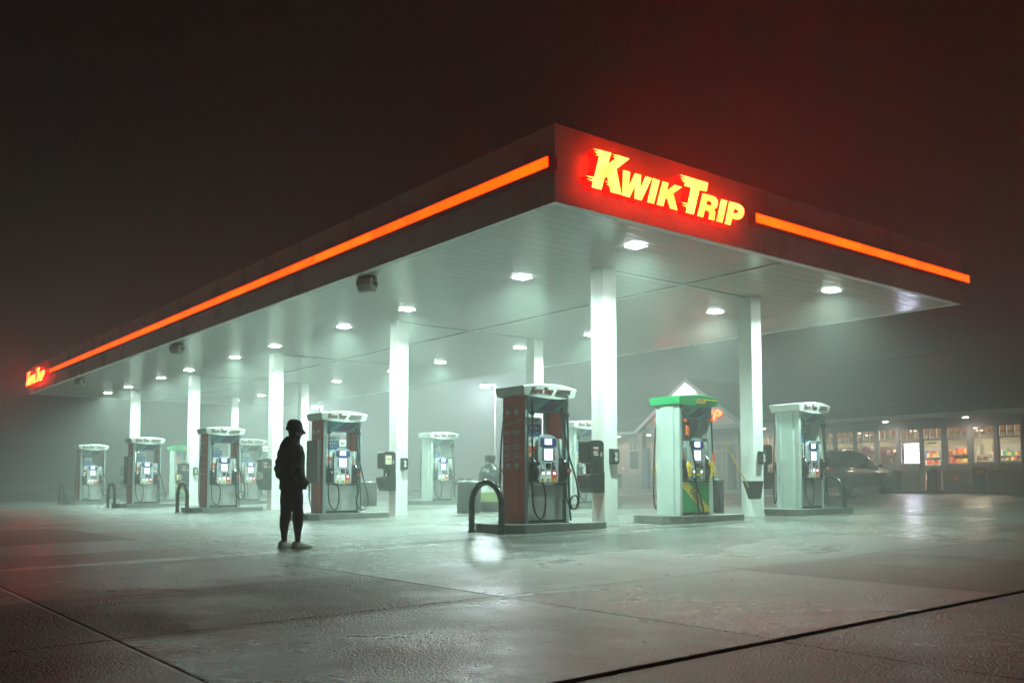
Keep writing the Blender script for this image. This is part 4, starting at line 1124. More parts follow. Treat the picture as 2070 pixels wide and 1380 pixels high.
# ------------------------------------------------------------------ parked car
def car():
    rt = root('parked_car', 'dark grey family car parked nose in at the shop front', 'car')
    pnt = mat('car_paint', (0.022, 0.021, 0.021), 0.22, coat=0.6)
    L = 4.55
    # stations along x (0 = tail, L = nose): sill z, belt z, half width, (roof z, roof half width) where there is a cabin
    st = [(0.00, 0.50, 0.86, 0.60), (0.06, 0.36, 1.00, 0.80), (0.30, 0.30, 1.05, 0.88), (0.9, 0.26, 1.04, 0.91), (1.7, 0.24, 1.01, 0.92), (2.6, 0.24, 0.99, 0.92), (3.3, 0.24, 0.98, 0.91), (3.65, 0.25, 0.95, 0.90), (4.0, 0.26, 0.90, 0.87), (4.3, 0.30, 0.80, 0.80), (4.48, 0.36, 0.66, 0.68), (4.55, 0.42, 0.56, 0.55)]
    rings = []
    for x, z0, z1, w in st:
        rings.append([(x, -w*0.93, z0), (x, -w, z0 + (z1 - z0)*0.35), (x, -w*0.995, z0 + (z1 - z0)*0.7), (x, -w*0.955, z1 - 0.02), (x, -w*0.80, z1 + 0.02), (x, 0, z1 + 0.045), (x, w*0.80, z1 + 0.02), (x, w*0.955, z1 - 0.02), (x, w*0.995, z0 + (z1 - z0)*0.7), (x, w, z0 + (z1 - z0)*0.35), (x, w*0.93, z0), (x, 0, z0 - 0.02)])
    MB().loft(rings, 0, True).build('body', pnt, rt, sub=1)
    cab = [(0.10, 0.98, 0.78, 1.00, 0.76), (0.28, 1.0, 0.84, 1.30, 0.66), (0.52, 1.0, 0.86, 1.52, 0.60), (1.1, 1.0, 0.87, 1.62, 0.60), (1.9, 0.98, 0.87, 1.64, 0.61), (2.45, 0.97, 0.87, 1.60, 0.61), (2.85, 0.96, 0.87, 1.44, 0.64), (3.2, 0.95, 0.86, 1.20, 0.72), (3.52, 0.93, 0.84, 0.98, 0.80)]
    rings = []
    for x, zb, wb_, zt, wt in cab:
        rings.append([(x, -wb_, zb), (x, -(wb_*0.5 + wt*0.5) - 0.015, (zb + zt)/2), (x, -wt, zt - 0.04), (x, -wt*0.8, zt), (x, 0, zt + 0.02), (x, wt*0.8, zt), (x, wt, zt - 0.04), (x, (wb_*0.5 + wt*0.5) + 0.015, (zb + zt)/2), (x, wb_, zb)])
    MB().loft(rings, 0, True).build('roof', pnt, rt, sub=1)
    # side glass laid just proud of the pillars
    for s in (-1, 1):
        def sp(x, f):
            for i in range(len(cab) - 1):
                if cab[i][0] <= x <= cab[i+1][0]:
                    t = (x - cab[i][0]) / (cab[i+1][0] - cab[i][0]); a = [cab[i][j] + t * (cab[i+1][j] - cab[i][j]) for j in range(5)]
                    zb, wb_, zt, wt = a[1:]; z = zb + f * (zt - 0.06 - zb); wv = wb_ + (wt - wb_) * f
                    return (x, s * (wv + 0.022 + 0.012 * math.sin(PI * f)), z)
        for name, pl in (('side_window', [(0.62, 0.12), (1.45, 0.10), (1.45, 0.90), (0.72, 0.86)]), ('side_window', [(1.52, 0.10), (2.40, 0.10), (2.38, 0.88), (1.52, 0.90)]), ('side_window', [(2.46, 0.10), (3.20, 0.12), (2.85, 0.60), (2.50, 0.84)])):
            g = MB(); (xa, fa), (xb, fb), (xc, fc), (xd, fd) = pl; n = 5; vs = []
            for j in range(n + 1):
                for i in range(n + 1):
                    u, v = i / n, j / n
                    x = (xa + (xb - xa) * u) * (1 - v) + (xd + (xc - xd) * u) * v; f = (fa + (fb - fa) * u) * (1 - v) + (fd + (fc - fd) * u) * v
                    vs.append(sp(x, f))
            g.add(vs, [(j*(n+1)+i, j*(n+1)+i+1, (j+1)*(n+1)+i+1, (j+1)*(n+1)+i) for j in range(n) for i in range(n)], 0, True)
            o = g.build(name, carglass, rt)
            if name == 'side_window' and pl[0][0] > 2.4: o.data.materials[0] = mat('window_reflect', (0.16, 0.18, 0.17), 0.15)
        m = MB(); m.loft([[(3.02, s*0.90, 0.99), (3.16, s*0.90, 0.99), (3.16, s*0.90, 1.08), (3.02, s*0.90, 1.08)], [(3.00, s*1.08, 0.98), (3.13, s*1.06, 0.98), (3.13, s*1.06, 1.11), (3.00, s*1.08, 1.12)]], 0, False); m.build('wing_mirror', pnt, rt, bevel=0.02)
        t = MB().box(-0.01, 0.42, min(s*0.70, s*0.885), max(s*0.70, s*0.885), 0.80, 1.02); t.build('tail_light', mat('tail_red', (0.30, 0.012, 0.008), 0.2), rt, bevel=0.05)
        h = MB().loft([[(4.05, s*0.70, 0.74), (4.05, s*0.885, 0.74), (4.05, s*0.885, 0.88), (4.05, s*0.72, 0.89)], [(4.45, s*0.50, 0.66), (4.42, s*0.72, 0.66), (4.42, s*0.70, 0.74), (4.44, s*0.52, 0.75)]], 0, True); h.build('headlight', mat('headlight_clear', (0.35, 0.37, 0.38), 0.1), rt)
        r = MB().tube(smoothpts([(0.55, s*0.56, 1.58), (0.8, s*0.57, 1.665), (1.8, s*0.58, 1.69), (2.4, s*0.57, 1.645), (2.5, s*0.57, 1.61)], 4), 0.018, 8); r.build('roof_rail', chrome, rt)
        for x in (0.92, 3.65):
            w = MB().tube([(x, s*0.70, 0.33), (x, s*0.905, 0.33)], 0.34, 28).build('wheel', rubber, rt, bevel=0.02)
            rm = MB()
            rm.tube([(x, s*0.90, 0.33), (x, s*0.915, 0.33)], 0.07, 12)
            for k in range(7):
                a = 2 * PI * k / 7; rm.tube([(x + 0.05*math.cos(a), s*0.912, 0.33 + 0.05*math.sin(a)), (x + 0.215*math.cos(a), s*0.915, 0.33 + 0.215*math.sin(a))], 0.018, 6)
            n = 24; rm.tube([(x + 0.225*math.cos(2*PI*k/n), s*0.912, 0.33 + 0.225*math.sin(2*PI*k/n)) for k in range(n + 1)], 0.016, 6, caps=False)
            rm.build('rim', mat('alloy', (0.10, 0.10, 0.10), 0.3, metal=0.8), w)
            n = 20; ar = MB().tube([(x + 0.375*math.cos(PI*k/n), s*0.90, 0.33 + 0.375*math.sin(PI*k/n)) for k in range(n + 1)], 0.028, 6); ar.build('wheel_arch', dark, rt)
    MB().box(0.02, 0.04, -0.25, 0.25, 0.72, 0.84).build('number_plate', stk_white, rt)
    MB().loft([[(0.27, -0.66, 1.28), (0.27, 0.66, 1.28), (0.50, 0.56, 1.52), (0.50, -0.56, 1.52)], [(0.235, -0.66, 1.28), (0.235, 0.66, 1.28), (0.465, 0.56, 1.53), (0.465, -0.56, 1.53)]], 0, False).build('rear_window', carglass, rt)
    return rt
cr = car(); cx, cyy = 21.8, 10.05
cr.location = (cx, cyy, gz(24, cyy) - 0.0); cr.rotation_euler = (0, -math.atan2(gz(25.4, cyy) - gz(22.7, cyy), 2.7) * 0.9, 0)
cr.location.z = gz(22.7, cyy) - 0.01; cr.scale = (1.04, 1.04, 1.08)

# fallen leaves and scraps
lf = mat('dry_leaf', (0.30, 0.17, 0.06), 0.7)
mb = MB()
spots = [(8.1, 1.9), (8.5, 2.1), (8.35, 1.95), (8.7, 2.3), (9.4, 2.05), (6.9, 1.7), (7.3, 1.4), (4.4, 2.3), (4.3, 2.5), (4.8, 2.4), (12.5, 2.2), (-6.3, 2.2), (-6.2, 2.3), (-4.9, 2.6), (-1.6, 3.5), (0.5, 6.0), (3.9, 9.6), (4.1, 9.9), (4.6, 9.5), (-3.0, -3.6), (-2.2, -5.0), (10.8, 1.5), (11.9, 1.0)]
for (x, y) in spots:
    for q in range(random.choice((1, 1, 2, 3))):
        xx = x + random.uniform(-0.12, 0.12); yy = y + random.uniform(-0.12, 0.12); s = random.uniform(0.02, 0.045); a = random.uniform(0, 6.28)
        z = gz(xx, yy) + 0.004
        P = [(xx + s * math.cos(a + da) * rr, yy + s * math.sin(a + da) * rr, z + hh) for da, rr, hh in ((0, 1.2, 0.006), (1.2, 0.6, 0.0), (PI, 1.1, 0.014), (-1.3, 0.65, 0.002))]
        mb.add(P, [(0, 1, 2, 3)], 0)
o = mb.build('leaf_litter', lf); o['kind'] = 'stuff'; o['label'] = 'dry fallen leaves scattered on the wet concrete'

# ------------------------------------------------------------------ shop
SX = 28.5; SZ = 0.555
def brick_mat():
    m = bpy.data.materials.new('shop_brick'); m.use_nodes = True
    t = m.node_tree; b = t.nodes['Principled BSDF']; tc = t.nodes.new('ShaderNodeTexCoord')
    mp = t.nodes.new('ShaderNodeMapping'); mp.inputs['Rotation'].default_value = (R(90), 0, R(90))
    sp = t.nodes.new('ShaderNodeSeparateXYZ'); cb = t.nodes.new('ShaderNodeCombineXYZ')
    t.links.new(tc.outputs['Object'], sp.inputs[0]); t.links.new(sp.outputs[1], cb.inputs[0]); t.links.new(sp.outputs[2], cb.inputs[1])
    br = t.nodes.new('ShaderNodeTexBrick'); br.inputs['Scale'].default_value = 1.0
    br.inputs['Color1'].default_value = (0.20, 0.115, 0.085, 1); br.inputs['Color2'].default_value = (0.145, 0.08, 0.065, 1); br.inputs['Mortar'].default_value = (0.30, 0.27, 0.24, 1)
    br.inputs['Mortar Size'].default_value = 0.012; br.inputs['Brick Width'].default_value = 0.22; br.inputs['Row Height'].default_value = 0.078
    t.links.new(cb.outputs[0], br.inputs['Vector']); t.links.new(br.outputs[0], b.inputs['Base Color']); b.inputs['Roughness'].default_value = 0.8
    return m
brick = brick_mat()
cream = mat('cream_trim', (0.32, 0.22, 0.16), 0.6, noise=0.08)
shopwhite = mat('shop_white', (0.34, 0.33, 0.34), 0.5)
def shingles():
    m = bpy.data.materials.new('roof_shingle'); m.use_nodes = True
    t = m.node_tree; b = t.nodes['Principled BSDF']; tc = t.nodes.new('ShaderNodeTexCoord')
    br = t.nodes.new('ShaderNodeTexBrick'); br.inputs['Scale'].default_value = 1.0
    sp = t.nodes.new('ShaderNodeSeparateXYZ'); cb = t.nodes.new('ShaderNodeCombineXYZ')
    t.links.new(tc.outputs['Object'], sp.inputs[0]); t.links.new(sp.outputs[1], cb.inputs[0]); t.links.new(sp.outputs[2], cb.inputs[1])
    br.inputs['Color1'].default_value = (0.045, 0.042, 0.042, 1); br.inputs['Color2'].default_value = (0.075, 0.068, 0.066, 1); br.inputs['Mortar'].default_value = (0.025, 0.025, 0.025, 1)
    br.inputs['Brick Width'].default_value = 0.3; br.inputs['Row Height'].default_value = 0.06; br.inputs['Mortar Size'].default_value = 0.006
    t.links.new(cb.outputs[0], br.inputs['Vector']); t.links.new(br.outputs[0], b.inputs['Base Color']); b.inputs['Roughness'].default_value = 0.75
    return m
roofm = shingles()
sh = root('shop_building', 'low brick shop with hipped roof, lit windows and a gabled entrance', 'building')
Y0, Y1 = -9.0, 27.2
# openings (y high, y low, kind)
OPN = [(26.34, 25.38, 'w'), (25.24, 24.30, 'w'), (22.6, 18.7, 'e'), (17.24, 16.30, 'w'), (16.18, 15.30, 'w'), (15.18, 14.32, 'w'), (14.20, 13.32, 'w'), (13.21, 12.32, 'w'), (12.20, 11.28, 'w'), (11.15, 10.28, 'w'), (10.16, 9.25, 'w'), (9.14, 8.28, 'd'), (8.11, 7.22, 'w'), (7.08, 6.19, 'w'), (6.05, 5.16, 'w')]
edges = []
prev = Y1
w = MB(); bt_ = MB(); up = MB()

def wall_seg(ya, yb, z0, z1, mb, x0=SX, x1=SX + 0.25): mb.box(x0, x1, ya, yb, z0, z1)
for hi, lo, k in OPN:
    if prev - hi > 0.4:
        w.box(SX, SX + 0.25, hi, prev, SZ - 0.1, 3.55)          # solid brick pier
    elif prev - hi > 0.001:
        if k != 'd': w.box(SX, SX + 0.25, hi, prev, SZ - 0.1, 1.43)
        up.box(SX - 0.01, SX + 0.2, hi, prev, 1.43 if k != 'd' else SZ, 3.55)
    if k == 'w':
        w.box(SX, SX + 0.25, lo, hi, SZ - 0.1, 1.43)
        bt_.box(SX - 0.04, SX + 0.2, lo, hi, 1.43, 1.66)
        up.box(SX - 0.005, SX + 0.2, lo, hi, 3.23, 3.55)
    elif k == 'e':
        w.build('wall', brick, sh); up.build('frieze', shopwhite, sh); w = MB(); up = MB()
    elif k == 'd': up.box(SX - 0.005, SX + 0.2, lo, hi, 3.23, 3.55)
    prev = lo
w.box(SX, SX + 0.25, Y0, prev, SZ - 0.1, 3.55)
MB().box(SX + 0.252, SX + 14, Y1 - 0.25, Y1, SZ - 0.1, 3.55).build('wall', brick, sh)
w.build('wall', brick, sh)
bt_.build('sill_band', cream, sh)
up.build('frieze', shopwhite, sh)
# windows with a tall lower light and three small upper lights
for hi, lo, k in OPN:
    if k == 'e': continue
    f = MB(); t_ = 0.05; x0, x1 = SX + 0.02, SX + 0.09; z0 = 1.66 if k == 'w' else SZ; z1 = 3.23
    f.box(x0, x1, lo, lo + t_, z0, z1); f.box(x0, x1, hi - t_, hi, z0, z1)
    f.box(x0, x1, lo + t_, hi - t_, z1 - t_, z1); f.box(x0, x1, lo + t_, hi - t_, z0, z0 + t_)
    f.box(x0, x1, lo + t_, hi - t_, 2.70, 2.76)
    for q in (1, 2):
        yy = lo + (hi - lo) * q / 3; f.box(x0, x1, yy - 0.028, yy + 0.028, 2.76, z1 - t_)
    o = f.build('window' if k == 'w' else 'door', shopwhite, sh)
    MB().box(SX + 0.05, SX + 0.056, lo + t_, hi - t_, z0 + t_, 2.70).build('pane', pane, o)
    if k == 'd':
        MB().box(SX + 0.015, SX + 0.09, lo + t_, hi - t_, 1.40, 1.62).build('door_rail', shopwhite, o)
        MB().box(SX - 0.03, SX + 0.01, lo + 0.10, lo + 0.13, 1.25, 1.65).build('handle', chrome, o)
        MB().box(SX - 0.005, SX + 0.012, lo + 0.25, hi - 0.25, 2.55, 2.60).build('notice', stk_dark, o)
# entrance under the gable: dark glazed lobby
f = MB()
for yy in (22.55, 21.6, 20.65, 19.7, 18.75): f.box(SX + 0.02, SX + 0.09, yy - 0.05, yy + 0.05, SZ, 2.9)
f.box(SX + 0.02, SX + 0.09, 18.7, 22.6, 2.9, 3.05); f.box(SX + 0.02, SX + 0.09, 18.8, 22.5, 2.55, 2.62); f.box(SX + 0.0, SX + 0.2, 18.7, 22.6, 3.05, 3.55)
o = f.build('entrance_frame', shopwhite, sh)
MB().box(SX + 0.05, SX + 0.056, 18.8, 22.5, SZ + 0.05, 2.9).build('pane', pane, o)
for yy in (24.0, 17.3):
    MB().box(26.95, 27.35, yy - 0.2, yy + 0.2, SZ, 1.5).build('pier', brick, sh)
    MB().box(27.0, 27.3, yy - 0.15, yy + 0.15, 1.5, 3.6).build('porch_post', cream, sh)
# eaves, gutter and hipped roof
ev = MB(); ev.box(27.25, SX + 0.1, Y0, Y1 + 0.6, 3.552, 3.60); ev.build('eaves_soffit', shopwhite, sh)
g_ = MB(); g_.box(27.10, 27.25, Y0, Y1 + 0.75, 3.56, 3.74); g_.box(27.25, SX + 14, Y1 + 0.6, Y1 + 0.75, 3.56, 3.74); g_.build('gutter', mat('gutter_grey', (0.33, 0.30, 0.30), 0.45), sh, bevel=0.02)
ex0, ey1, rx, rz = 27.05, Y1 + 0.8, 36.0, 7.4
r = MB()
V = [(ex0, Y0, 3.72), (ex0, ey1, 3.72), (rx + (rx - ex0), ey1, 3.72), (rx + (rx - ex0), Y0, 3.72), (rx, Y0, rz), (rx, 20.5, rz)]
r.add(V, [(0, 4, 5, 1), (1, 5, 2), (2, 5, 4, 3), (0, 3, 4), (0, 1, 2, 3)])
r.build('roof', roofm, sh)
# snow guard and ridge texture: courses of raised tabs near the eaves
tb = MB()
for i in range(70):
    y = Y0 + 0.3 + i * 0.36 + random.uniform(-0.08, 0.08)
    if y > 17 : break
    x = random.choice((27.7, 28.1, 28.5)); z = 3.72 + (x - ex0) * (rz - 3.72) / (rx - ex0)
    tb.box(x, x + 0.05, y, y + 0.22, z + 0.005, z + 0.05)
tb.build('snow_guard', mat('guard_dark', (0.10, 0.09, 0.09), 0.6), sh)
# gable
GY, GA = 20.5, 6.24
def gz_(y): return GA - abs(y - GY) * 0.70
gb_ = MB(); gb_.prism([(GY - 3.15, gz_(GY - 3.15) - 0.12), (GY, GA - 0.12), (GY + 3.15, gz_(GY + 3.15) - 0.12), (GY + 3.15, 3.60), (GY - 3.15, 3.60)], 27.06, 27.30, 'x'); gb_.build('gable_wall', mat('gable_cream', (0.60, 0.54, 0.48), 0.6), sh)
rr_ = MB()
for s in (-1, 1):
    rr_.add([(26.7, GY, GA), (34.5, GY, GA), (34.5, GY + s*3.6, gz_(GY + 3.6)), (26.7, GY + s*3.6, gz_(GY + 3.6)), (26.7, GY, GA - 0.10), (34.5, GY, GA - 0.10), (34.5, GY + s*3.6, gz_(GY + 3.6) - 0.10), (26.7, GY + s*3.6, gz_(GY + 3.6) - 0.10)],
            [(0, 1, 2, 3), (4, 7, 6, 5), (0, 3, 7, 4), (3, 2, 6, 7)])
rr_.build('gable_roof', roofm, sh)
for s in (-1, 1):
    bb = MB(); bb.prism([(GY, GA - 0.02), (GY + s*3.62, gz_(GY + 3.62) - 0.02), (GY + s*3.62, gz_(GY + 3.62) - 0.24), (GY, GA - 0.24)], 26.64, 26.70, 'x'); bb.build('bargeboard', shopwhite, sh)
MB().box(27.0, 27.058, GY - 3.2, GY + 3.2, 3.60, 3.80).build('frieze', shopwhite, sh)
# gable sign
sg = root('illuminated_sign', 'red lit letters on the shop gable, mostly hidden by the diesel pump', 'sign')
Mx = Matrix.Translation((27.05, 22.95, 4.02)) @ Matrix.Rotation(-PI / 2, 4, 'Z') @ Matrix.Diagonal((1.15, 0.6, 1.15, 1)) @ Matrix.Translation((-0.47, 0, -5.51))
nf2 = mat('neon_far', (0.3, 0.1, 0.02), 0.4, emis=(1.0, 0.05, 0.003), es=14)
logo(Mx, sg, 0.14, [nf2, neonside])
# gable flood lamp
gl = root('gable_lamp', 'hooded lamp washing the top of the shop gable with light', 'lamp', (26.75, 20.9, 5.02))
MB().box(-0.08, 0.08, -0.12, 0.12, -0.06, 0.06).build('lamp_hood', hdrgrey, gl, bevel=0.02)
MB().tube([(0, 0, 0), (0.31, 0, -0.05)], 0.02, 8).build('bracket', hdrgrey, gl)
d = bpy.data.lights.new('lamp_light', 'AREA'); d.energy = 260; d.size = 0.2; d.color = (1, 0.97, 0.92); d.spread = R(150)
o = bpy.data.objects.new('lamp_light', d); COL.objects.link(o); o.parent = gl; o.location = (0, 0, 0.08); o.rotation_euler = (R(180), R(-12), 0)
# soffit lamps
sl = root('soffit_lamp', 'x', 'soffit lamp', group='small lamps under the shop eaves')
MB().cyl((0, 0), 0.13, -0.02, 0.0, 20).build('rim', shopwhite, sl)
MB().cyl((0, 0), 0.11, -0.045, -0.021, 20).build('lens', mat('soffit_glow', (0.8, 0.8, 0.8), 0.3, emis=(1.0, 0.86, 0.72), es=22), sl)
d = bpy.data.lights.new('lamp_light', 'AREA'); d.energy = 16; d.size = 0.2; d.color = (1, 0.84, 0.66); d.spread = R(150)
o = bpy.data.objects.new('lamp_light', d); COL.objects.link(o); o.parent = sl; o.location = (0, 0, -0.06)
for i, (y, l) in enumerate(((10.4, 'small eaves lamp over the bright white window board'), (6.98, 'small warm eaves lamp farthest right over the shop windows'), (16.68, 'small eaves lamp seen beside the inner front column'), (24.15, 'small eaves lamp over the windows left of the gable'), (26.5, 'small eaves lamp at the far left corner of the shop'))):
    place(sl, i == 0, (27.85, y, 3.55), 0, l)

# interior
fx = MB(); fx.box(SX + 0.25, 37, Y0, Y1 - 0.3, SZ - 0.05, SZ); o = fx.build('floor', mat('shop_floor', (0.35, 0.32, 0.29), 0.3)); o['kind'] = 'structure'
fx = MB(); fx.box(SX + 0.25, 37, Y0, Y1 - 0.3, 3.35, 3.40); o = fx.build('ceiling', mat('shop_ceiling', (0.62, 0.36, 0.20), 0.7)); o['kind'] = 'structure'
fx = MB(); fx.box(35.5, 35.6, Y0, Y1 - 0.3, SZ, 3.35); o = fx.build('interior_wall', mat('shop_inner', (0.22, 0.20, 0.13), 0.7)); o['kind'] = 'structure'
fx = MB(); fx.box(SX + 0.6, 35.5, 17.9, 18.0, SZ, 3.35); o = fx.build('interior_wall', mat('shop_inner', (0.5, 0.5, 0.4), 0.7)); o['kind'] = 'structure'
fx = MB(); fx.box(SX + 0.6, 35.5, 4.2, 4.3, SZ, 3.35); o = fx.build('interior_wall', mat('shop_inner', (0.5, 0.5, 0.4), 0.7)); o['kind'] = 'structure'
il = root('ceiling_lamp', 'x', 'ceiling lamp', group='small lamps in the shop ceiling')
MB().box(-0.12, 0.12, -0.09, 0.09, -0.02, 0.0).build('diffuser', mat('shop_glow', (0.8, 0.8, 0.8), 0.3, emis=(1.0, 0.88, 0.72), es=5), il)
d = bpy.data.lights.new('lamp_light', 'AREA'); d.energy = 130; d.size = 0.4; d.color = (1, 0.80, 0.58)
o = bpy.data.objects.new('lamp_light', d); COL.objects.link(o); o.parent = il; o.location = (0, 0, -0.05)
first = True
for x in (29.9, 32.2, 34.3):
    for i, y in enumerate((5.6, 8.4, 11.2, 14.0, 16.8)):
        dep = {29.9: 'nearest the glass', 32.2: 'in the middle of the shop', 34.3: 'towards the back wall'}[x]
        place(il, first, (x, y + (x - 30) * 0.35 - 0.5, 3.348), 0, 'shop ceiling lamp %s, %s counting from the right' % (dep, ORD[i])); first = False
for i, y in enumerate((21.0, 25.6)):
    place(il, False, (31.5, y, 3.348), 0, ('ceiling lamp inside the gabled entrance', 'ceiling lamp behind the shop windows left of the gable')[i])
# shelves with goods
gm = [mat('goods_red', (0.55, 0.05, 0.03), 0.4), mat('goods_orange', (0.75, 0.25, 0.04), 0.4), mat('goods_yellow', (0.75, 0.55, 0.10), 0.4), mat('goods_white', (0.75, 0.72, 0.66), 0.4), mat('goods_green', (0.06, 0.32, 0.12), 0.4), mat('goods_blue', (0.06, 0.18, 0.42), 0.4), mat('goods_brown', (0.22, 0.11, 0.06), 0.4)]
def shelf(x, ya, yb, h, label, pal, lit=None):
    rt = root('shop_shelf', label, 'shelf', (x, (ya + yb) / 2, SZ), 0, 'shelves of goods inside the shop')
    L = (yb - ya) / 2; n = int(h / 0.36)
    s = MB(); s.box(0.30, 0.33, -L, L, 0, h)
    s.box(-0.05, 0.30, -L, -L + 0.03, 0, h); s.box(-0.05, 0.30, L - 0.03, L, 0, h); s.build('frame', shopwhite, rt)
    for k in range(n):
        z = 0.12 + k * 0.36
        MB().box(-0.06, 0.298, -L + 0.032, L - 0.032, z, z + 0.03).build('board', shopwhite, rt)
        gd = MB(); y = -L + 0.06
        while y < L - 0.12:
            w_ = random.uniform(0.06, 0.14); hh = random.uniform(0.12, 0.28)
            gd.box(-0.04, 0.2, y, y + w_ - 0.012, z + 0.031, z + 0.031 + hh, random.choice(pal)); y += w_
        g = gd.build('goods', gm, rt); g['kind'] = 'stuff'
shelf(29.6, 10.35, 11.9, 2.0, 'shop shelf of red and white packets left of the bright board', [0, 1, 3, 3, 6])
shelf(29.6, 12.1, 13.6, 2.0, 'shop shelf of pale and red goods over the parked car', [3, 3, 0, 2])
shelf(30.6, 8.0, 9.4, 1.9, 'shop shelf of red and yellow packets seen through the door', [0, 1, 2, 0])
shelf(30.4, 4.9, 6.0, 2.1, 'shop shelf of green bottles behind the last window', [4, 4, 4, 3, 5])
shelf(33.6, 5.0, 8.6, 2.1, 'tall shelf of mixed goods along the back of the shop', [4, 5, 3, 2, 0])
shelf(33.9, 9.2, 14.0, 2.1, 'long back shelf of bright packets behind the lit board', [0, 1, 3, 2, 5])
shelf(31.5, 7.6, 8.4, 1.6, 'dark drinks counter with red trim behind the shop window', [6, 6, 3])
shelf(30.5, 13.9, 17.4, 1.9, 'long shop shelf behind the windows past the grey pump', [1, 2, 3, 6])
shelf(30.2, 24.4, 25.4, 1.7, 'shop shelf of bright packets left of the gabled entrance', [0, 3, 2, 3])
co = root('service_counter', 'long brown service counter inside the shop', 'counter', (30.6, 6.9, SZ))
MB().box(0, 0.6, -0.9, 0.9, 0, 1.25).build('cabinet', mat('counter_brown', (0.16, 0.12, 0.09), 0.5), co); MB().box(-0.04, 0.64, -0.95, 0.95, 1.252, 1.30).build('worktop', shopwhite, co)
# COLD DRINKS lettering on an arched board at the back
cd = root('arched_sign', 'arched dark sign with white lettering deep inside the shop', 'sign')
a = MB(); xs = 34.6
arc = [(5.55 + (2.0) * i / 12, 2.62 + 0.10 * math.sin(PI * i / 12)) for i in range(13)]
a.prism([(y, z + 0.26) for y, z in arc] + [(y, z - 0.02) for y, z in arc[::-1]], xs, xs + 0.05, 'x'); a.build('board', mat('arch_board', (0.05, 0.08, 0.05), 0.5), cd)
a = MB()
txt = 'COLD DRINKS'
for i, c in enumerate(txt):
    if c != ' ':
        t_ = (i + 0.5) / len(txt); add_text(a, c, (xs - 0.004, 5.65 + 1.8 * (1 - t_), 2.74 + 0.10 * math.sin(PI * t_)), 0.24, face='-x')
a.build('lettering', mat('sign_white', (0.8, 0.85, 0.7), 0.5, emis=(0.85, 0.95, 0.75), es=0.9), cd)
# glowing board in the window
mb_ = root('lit_window_board', 'brilliant white lit poster board in the shop window', 'poster board', (SX + 0.16, 9.66, 2.17))
MB().box(0, 0.05, -0.37, 0.37, -0.43, 0.43).build('case', shopwhite, mb_)
MB().box(-0.008, -0.001, -0.35, 0.35, -0.41, 0.41).build('screen', mat('board_glow', (0.8, 0.8, 0.8), 0.3, emis=(0.76, 0.72, 1.0), es=25), mb_)
a = MB()
for z in (0.28, 0.05, -0.20):
    for y in (-0.2, 0.15): a.box(-0.011, -0.009, y - 0.1, y + 0.08, z, z + 0.05)
a.build('print_block', mat('board_print', (0.5, 0.45, 0.3), 0.4, emis=(0.9, 0.8, 0.5), es=3.0), mb_)
pk = root('hanging_banner', 'pink hanging banner inside the shop window above the car', 'banner', (29.3, 12.0, 2.35))
MB().box(0, 0.02, 0.1, 0.42, -0.25, 0.18).box(0, 0.02, -0.8, 0.098, -0.16, 0.0).build('cloth', mat('banner_pink', (0.75, 0.10, 0.45), 0.6), pk)
MB().tube([(0.01, 0.25, 0.18), (0.01, 0.25, 1.0)], 0.008, 6).build('cord', metaldark, pk)
for i, (y, l) in enumerate(((12.95, 'white lit screen behind the window above the parked car'), (12.35, 'blue white lit screen beside the pink banner'))):
    m_ = root('shop_screen', l, 'screen', (29.2, y, 2.02), 0, 'lit screens inside the shop')
    MB().box(0, 0.04, -0.24, 0.24, -0.15, 0.15).build('case', dark, m_); MB().box(-0.006, -0.001, -0.21, 0.21, -0.12, 0.12).build('display', mat('shop_screen_glow', (0.5, 0.5, 0.5), 0.3, emis=(0.75, 0.85, 1.0), es=3.5), m_)
    MB().tube([(0.02, 0, 0.15), (0.02, 0, 1.3)], 0.015, 6).build('hanger', metaldark, m_)

# pavement in front of the shop
xs = [26.3, 28.6]; ap = MB()
ap.box(26.3, 28.75, Y0, Y1 + 1.0, 0.30, 0.602); o = ap.build('pavement', mat('pavement_concrete', (0.22, 0.20, 0.18), 0.45, noise=0.2, nscale=2, bump=0.2)); o['kind'] = 'structure'
# square bins with domed lids, boards and notices
dbm = mat('bin_brown', (0.06, 0.035, 0.035), 0.6); dbg = mat('bin_slate', (0.05, 0.065, 0.07), 0.6)
def sbin(x, y, m, label):
    rt = root('litter_bin', label, 'litter bin', (x, y, 0.602), 0, 'square litter bins before the shop')
    s = MB(); s.loft([[(-a, -a, z), (a, -a, z), (a, a, z), (-a, a, z)] for a, z in ((0.22, 0), (0.23, 0.04), (0.20, 0.10), (0.20, 0.72), (0.23, 0.76), (0.23, 0.80))], 0, False); s.build('body', m, rt, bevel=0.015)
    MB().lathe([(0.16, 0.80), (0.16, 0.85), (0.10, 0.90), (0.03, 0.92)], 16).build('lid', m, rt)
    s = MB()
    for i in range(4): s.box(-0.206, -0.201, -0.14 + 0.09*i, -0.11 + 0.09*i, 0.14, 0.68)
    s.build('slat', dark, rt)
sbin(27.3, 9.75, dbm, 'brown square litter bin by the nose of the parked car')
sbin(27.3, 8.06, dbg, 'slate square litter bin in front of the shop door')
sbin(27.3, 26.1, dbg, 'faint square litter bin at the left corner of the shop')
fb = root('folding_board', 'white framed folding board with a red poster before the shop', 'sign board', (27.4, 6.3, 0.602))
f = MB(); f.box(-0.03, 0.0, -0.30, -0.26, 0, 0.95); f.box(-0.03, 0.0, 0.26, 0.30, 0, 0.95); f.box(-0.03, 0.0, -0.26, 0.26, 0.91, 0.95); f.box(-0.03, 0.0, -0.26, 0.26, 0.10, 0.14); f.build('frame', shopwhite, fb)
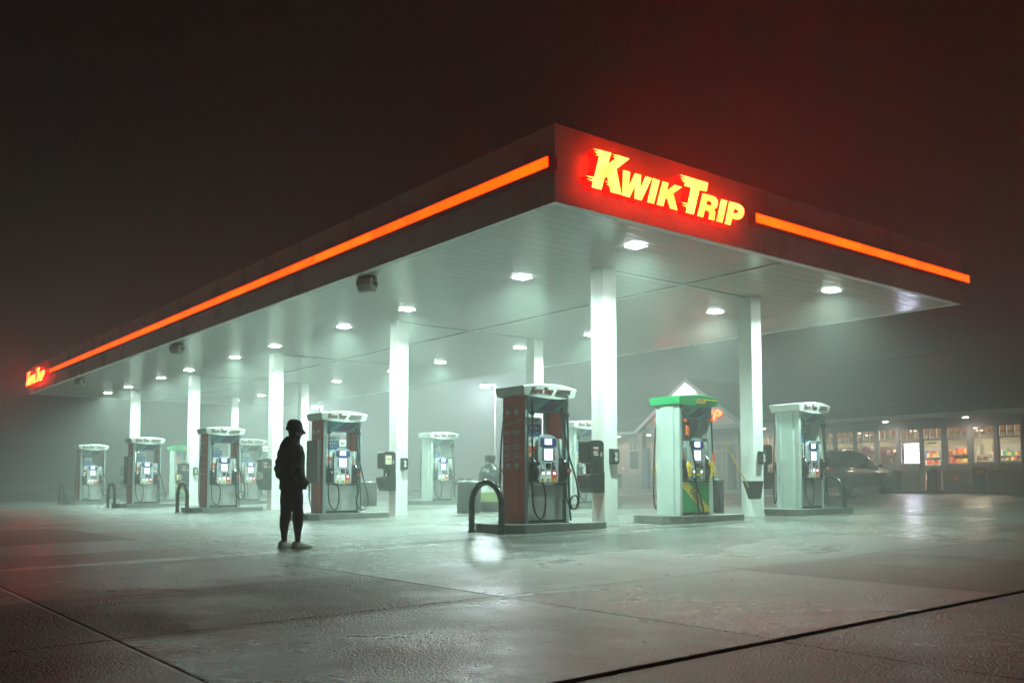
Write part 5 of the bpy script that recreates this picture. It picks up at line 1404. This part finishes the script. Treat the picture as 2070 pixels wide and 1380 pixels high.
f = MB(); f.box(-0.02, -0.01, -0.26, 0.26, 0.52, 0.91, 0); f.box(-0.02, -0.01, -0.26, 0.26, 0.14, 0.52, 1); f.box(-0.024, -0.021, -0.18, 0.18, 0.70, 0.82, 2); f.build('poster', [mat('poster_maroon', (0.26, 0.04, 0.03), 0.5), mat('poster_slate', (0.13, 0.16, 0.18), 0.5), stk_orange], fb)
np_ = root('wall_notice', 'tall white framed notice on the brickwork beside the shop door', 'notice', (SX - 0.02, 6.99, 1.18))
MB().box(-0.02, 0.019, -0.20, 0.20, -0.30, 0.30).build('frame', shopwhite, np_); MB().box(-0.026, -0.021, -0.14, 0.14, -0.24, 0.24).build('poster', mat('poster_dull', (0.20, 0.12, 0.10), 0.5), np_)
np_ = root('wall_notice', 'small red notice low on the brickwork beside the shop door', 'notice', (SX - 0.02, 7.75, 1.10))
MB().box(-0.01, 0.019, -0.15, 0.15, -0.10, 0.10).build('plate', redp, np_); a = MB(); a.box(-0.013, -0.011, -0.11, 0.11, 0.02, 0.05); a.box(-0.013, -0.011, -0.11, 0.11, -0.05, -0.02); a.build('lettering', stk_orange, np_)
np_ = root('wall_notice', 'faint pink notice on the brick corner left of the shop windows', 'notice', (SX - 0.02, 26.75, 1.75))
MB().box(-0.01, 0.019, -0.18, 0.18, -0.14, 0.14).build('plate', mat('notice_pink', (0.55, 0.10, 0.12), 0.5), np_); MB().box(-0.014, -0.011, -0.12, 0.12, -0.02, 0.04).build('lettering', stk_white, np_)
for i, (y, l) in enumerate(((23.45, 'slim dark blue post left of the diesel pump, by the shop'), (17.82, 'slim dark blue post between the diesel pump and inner column'))):
    bp_ = root('blue_post', l, 'post', (26.9, y, 0.602), 0, 'slim dark blue posts before the shop')
    MB().box(-0.12, 0.12, -0.17, 0.17, 0.06, 2.08).build('shaft', mat('post_blue', (0.03, 0.06, 0.12), 0.5), bp_, bevel=0.02); MB().box(-0.16, 0.16, -0.21, 0.21, 0, 0.06).build('base_plate', metaldark, bp_)
    MB().box(-0.14, 0.14, -0.19, 0.19, 2.08, 2.12).build('cap', metaldark, bp_)
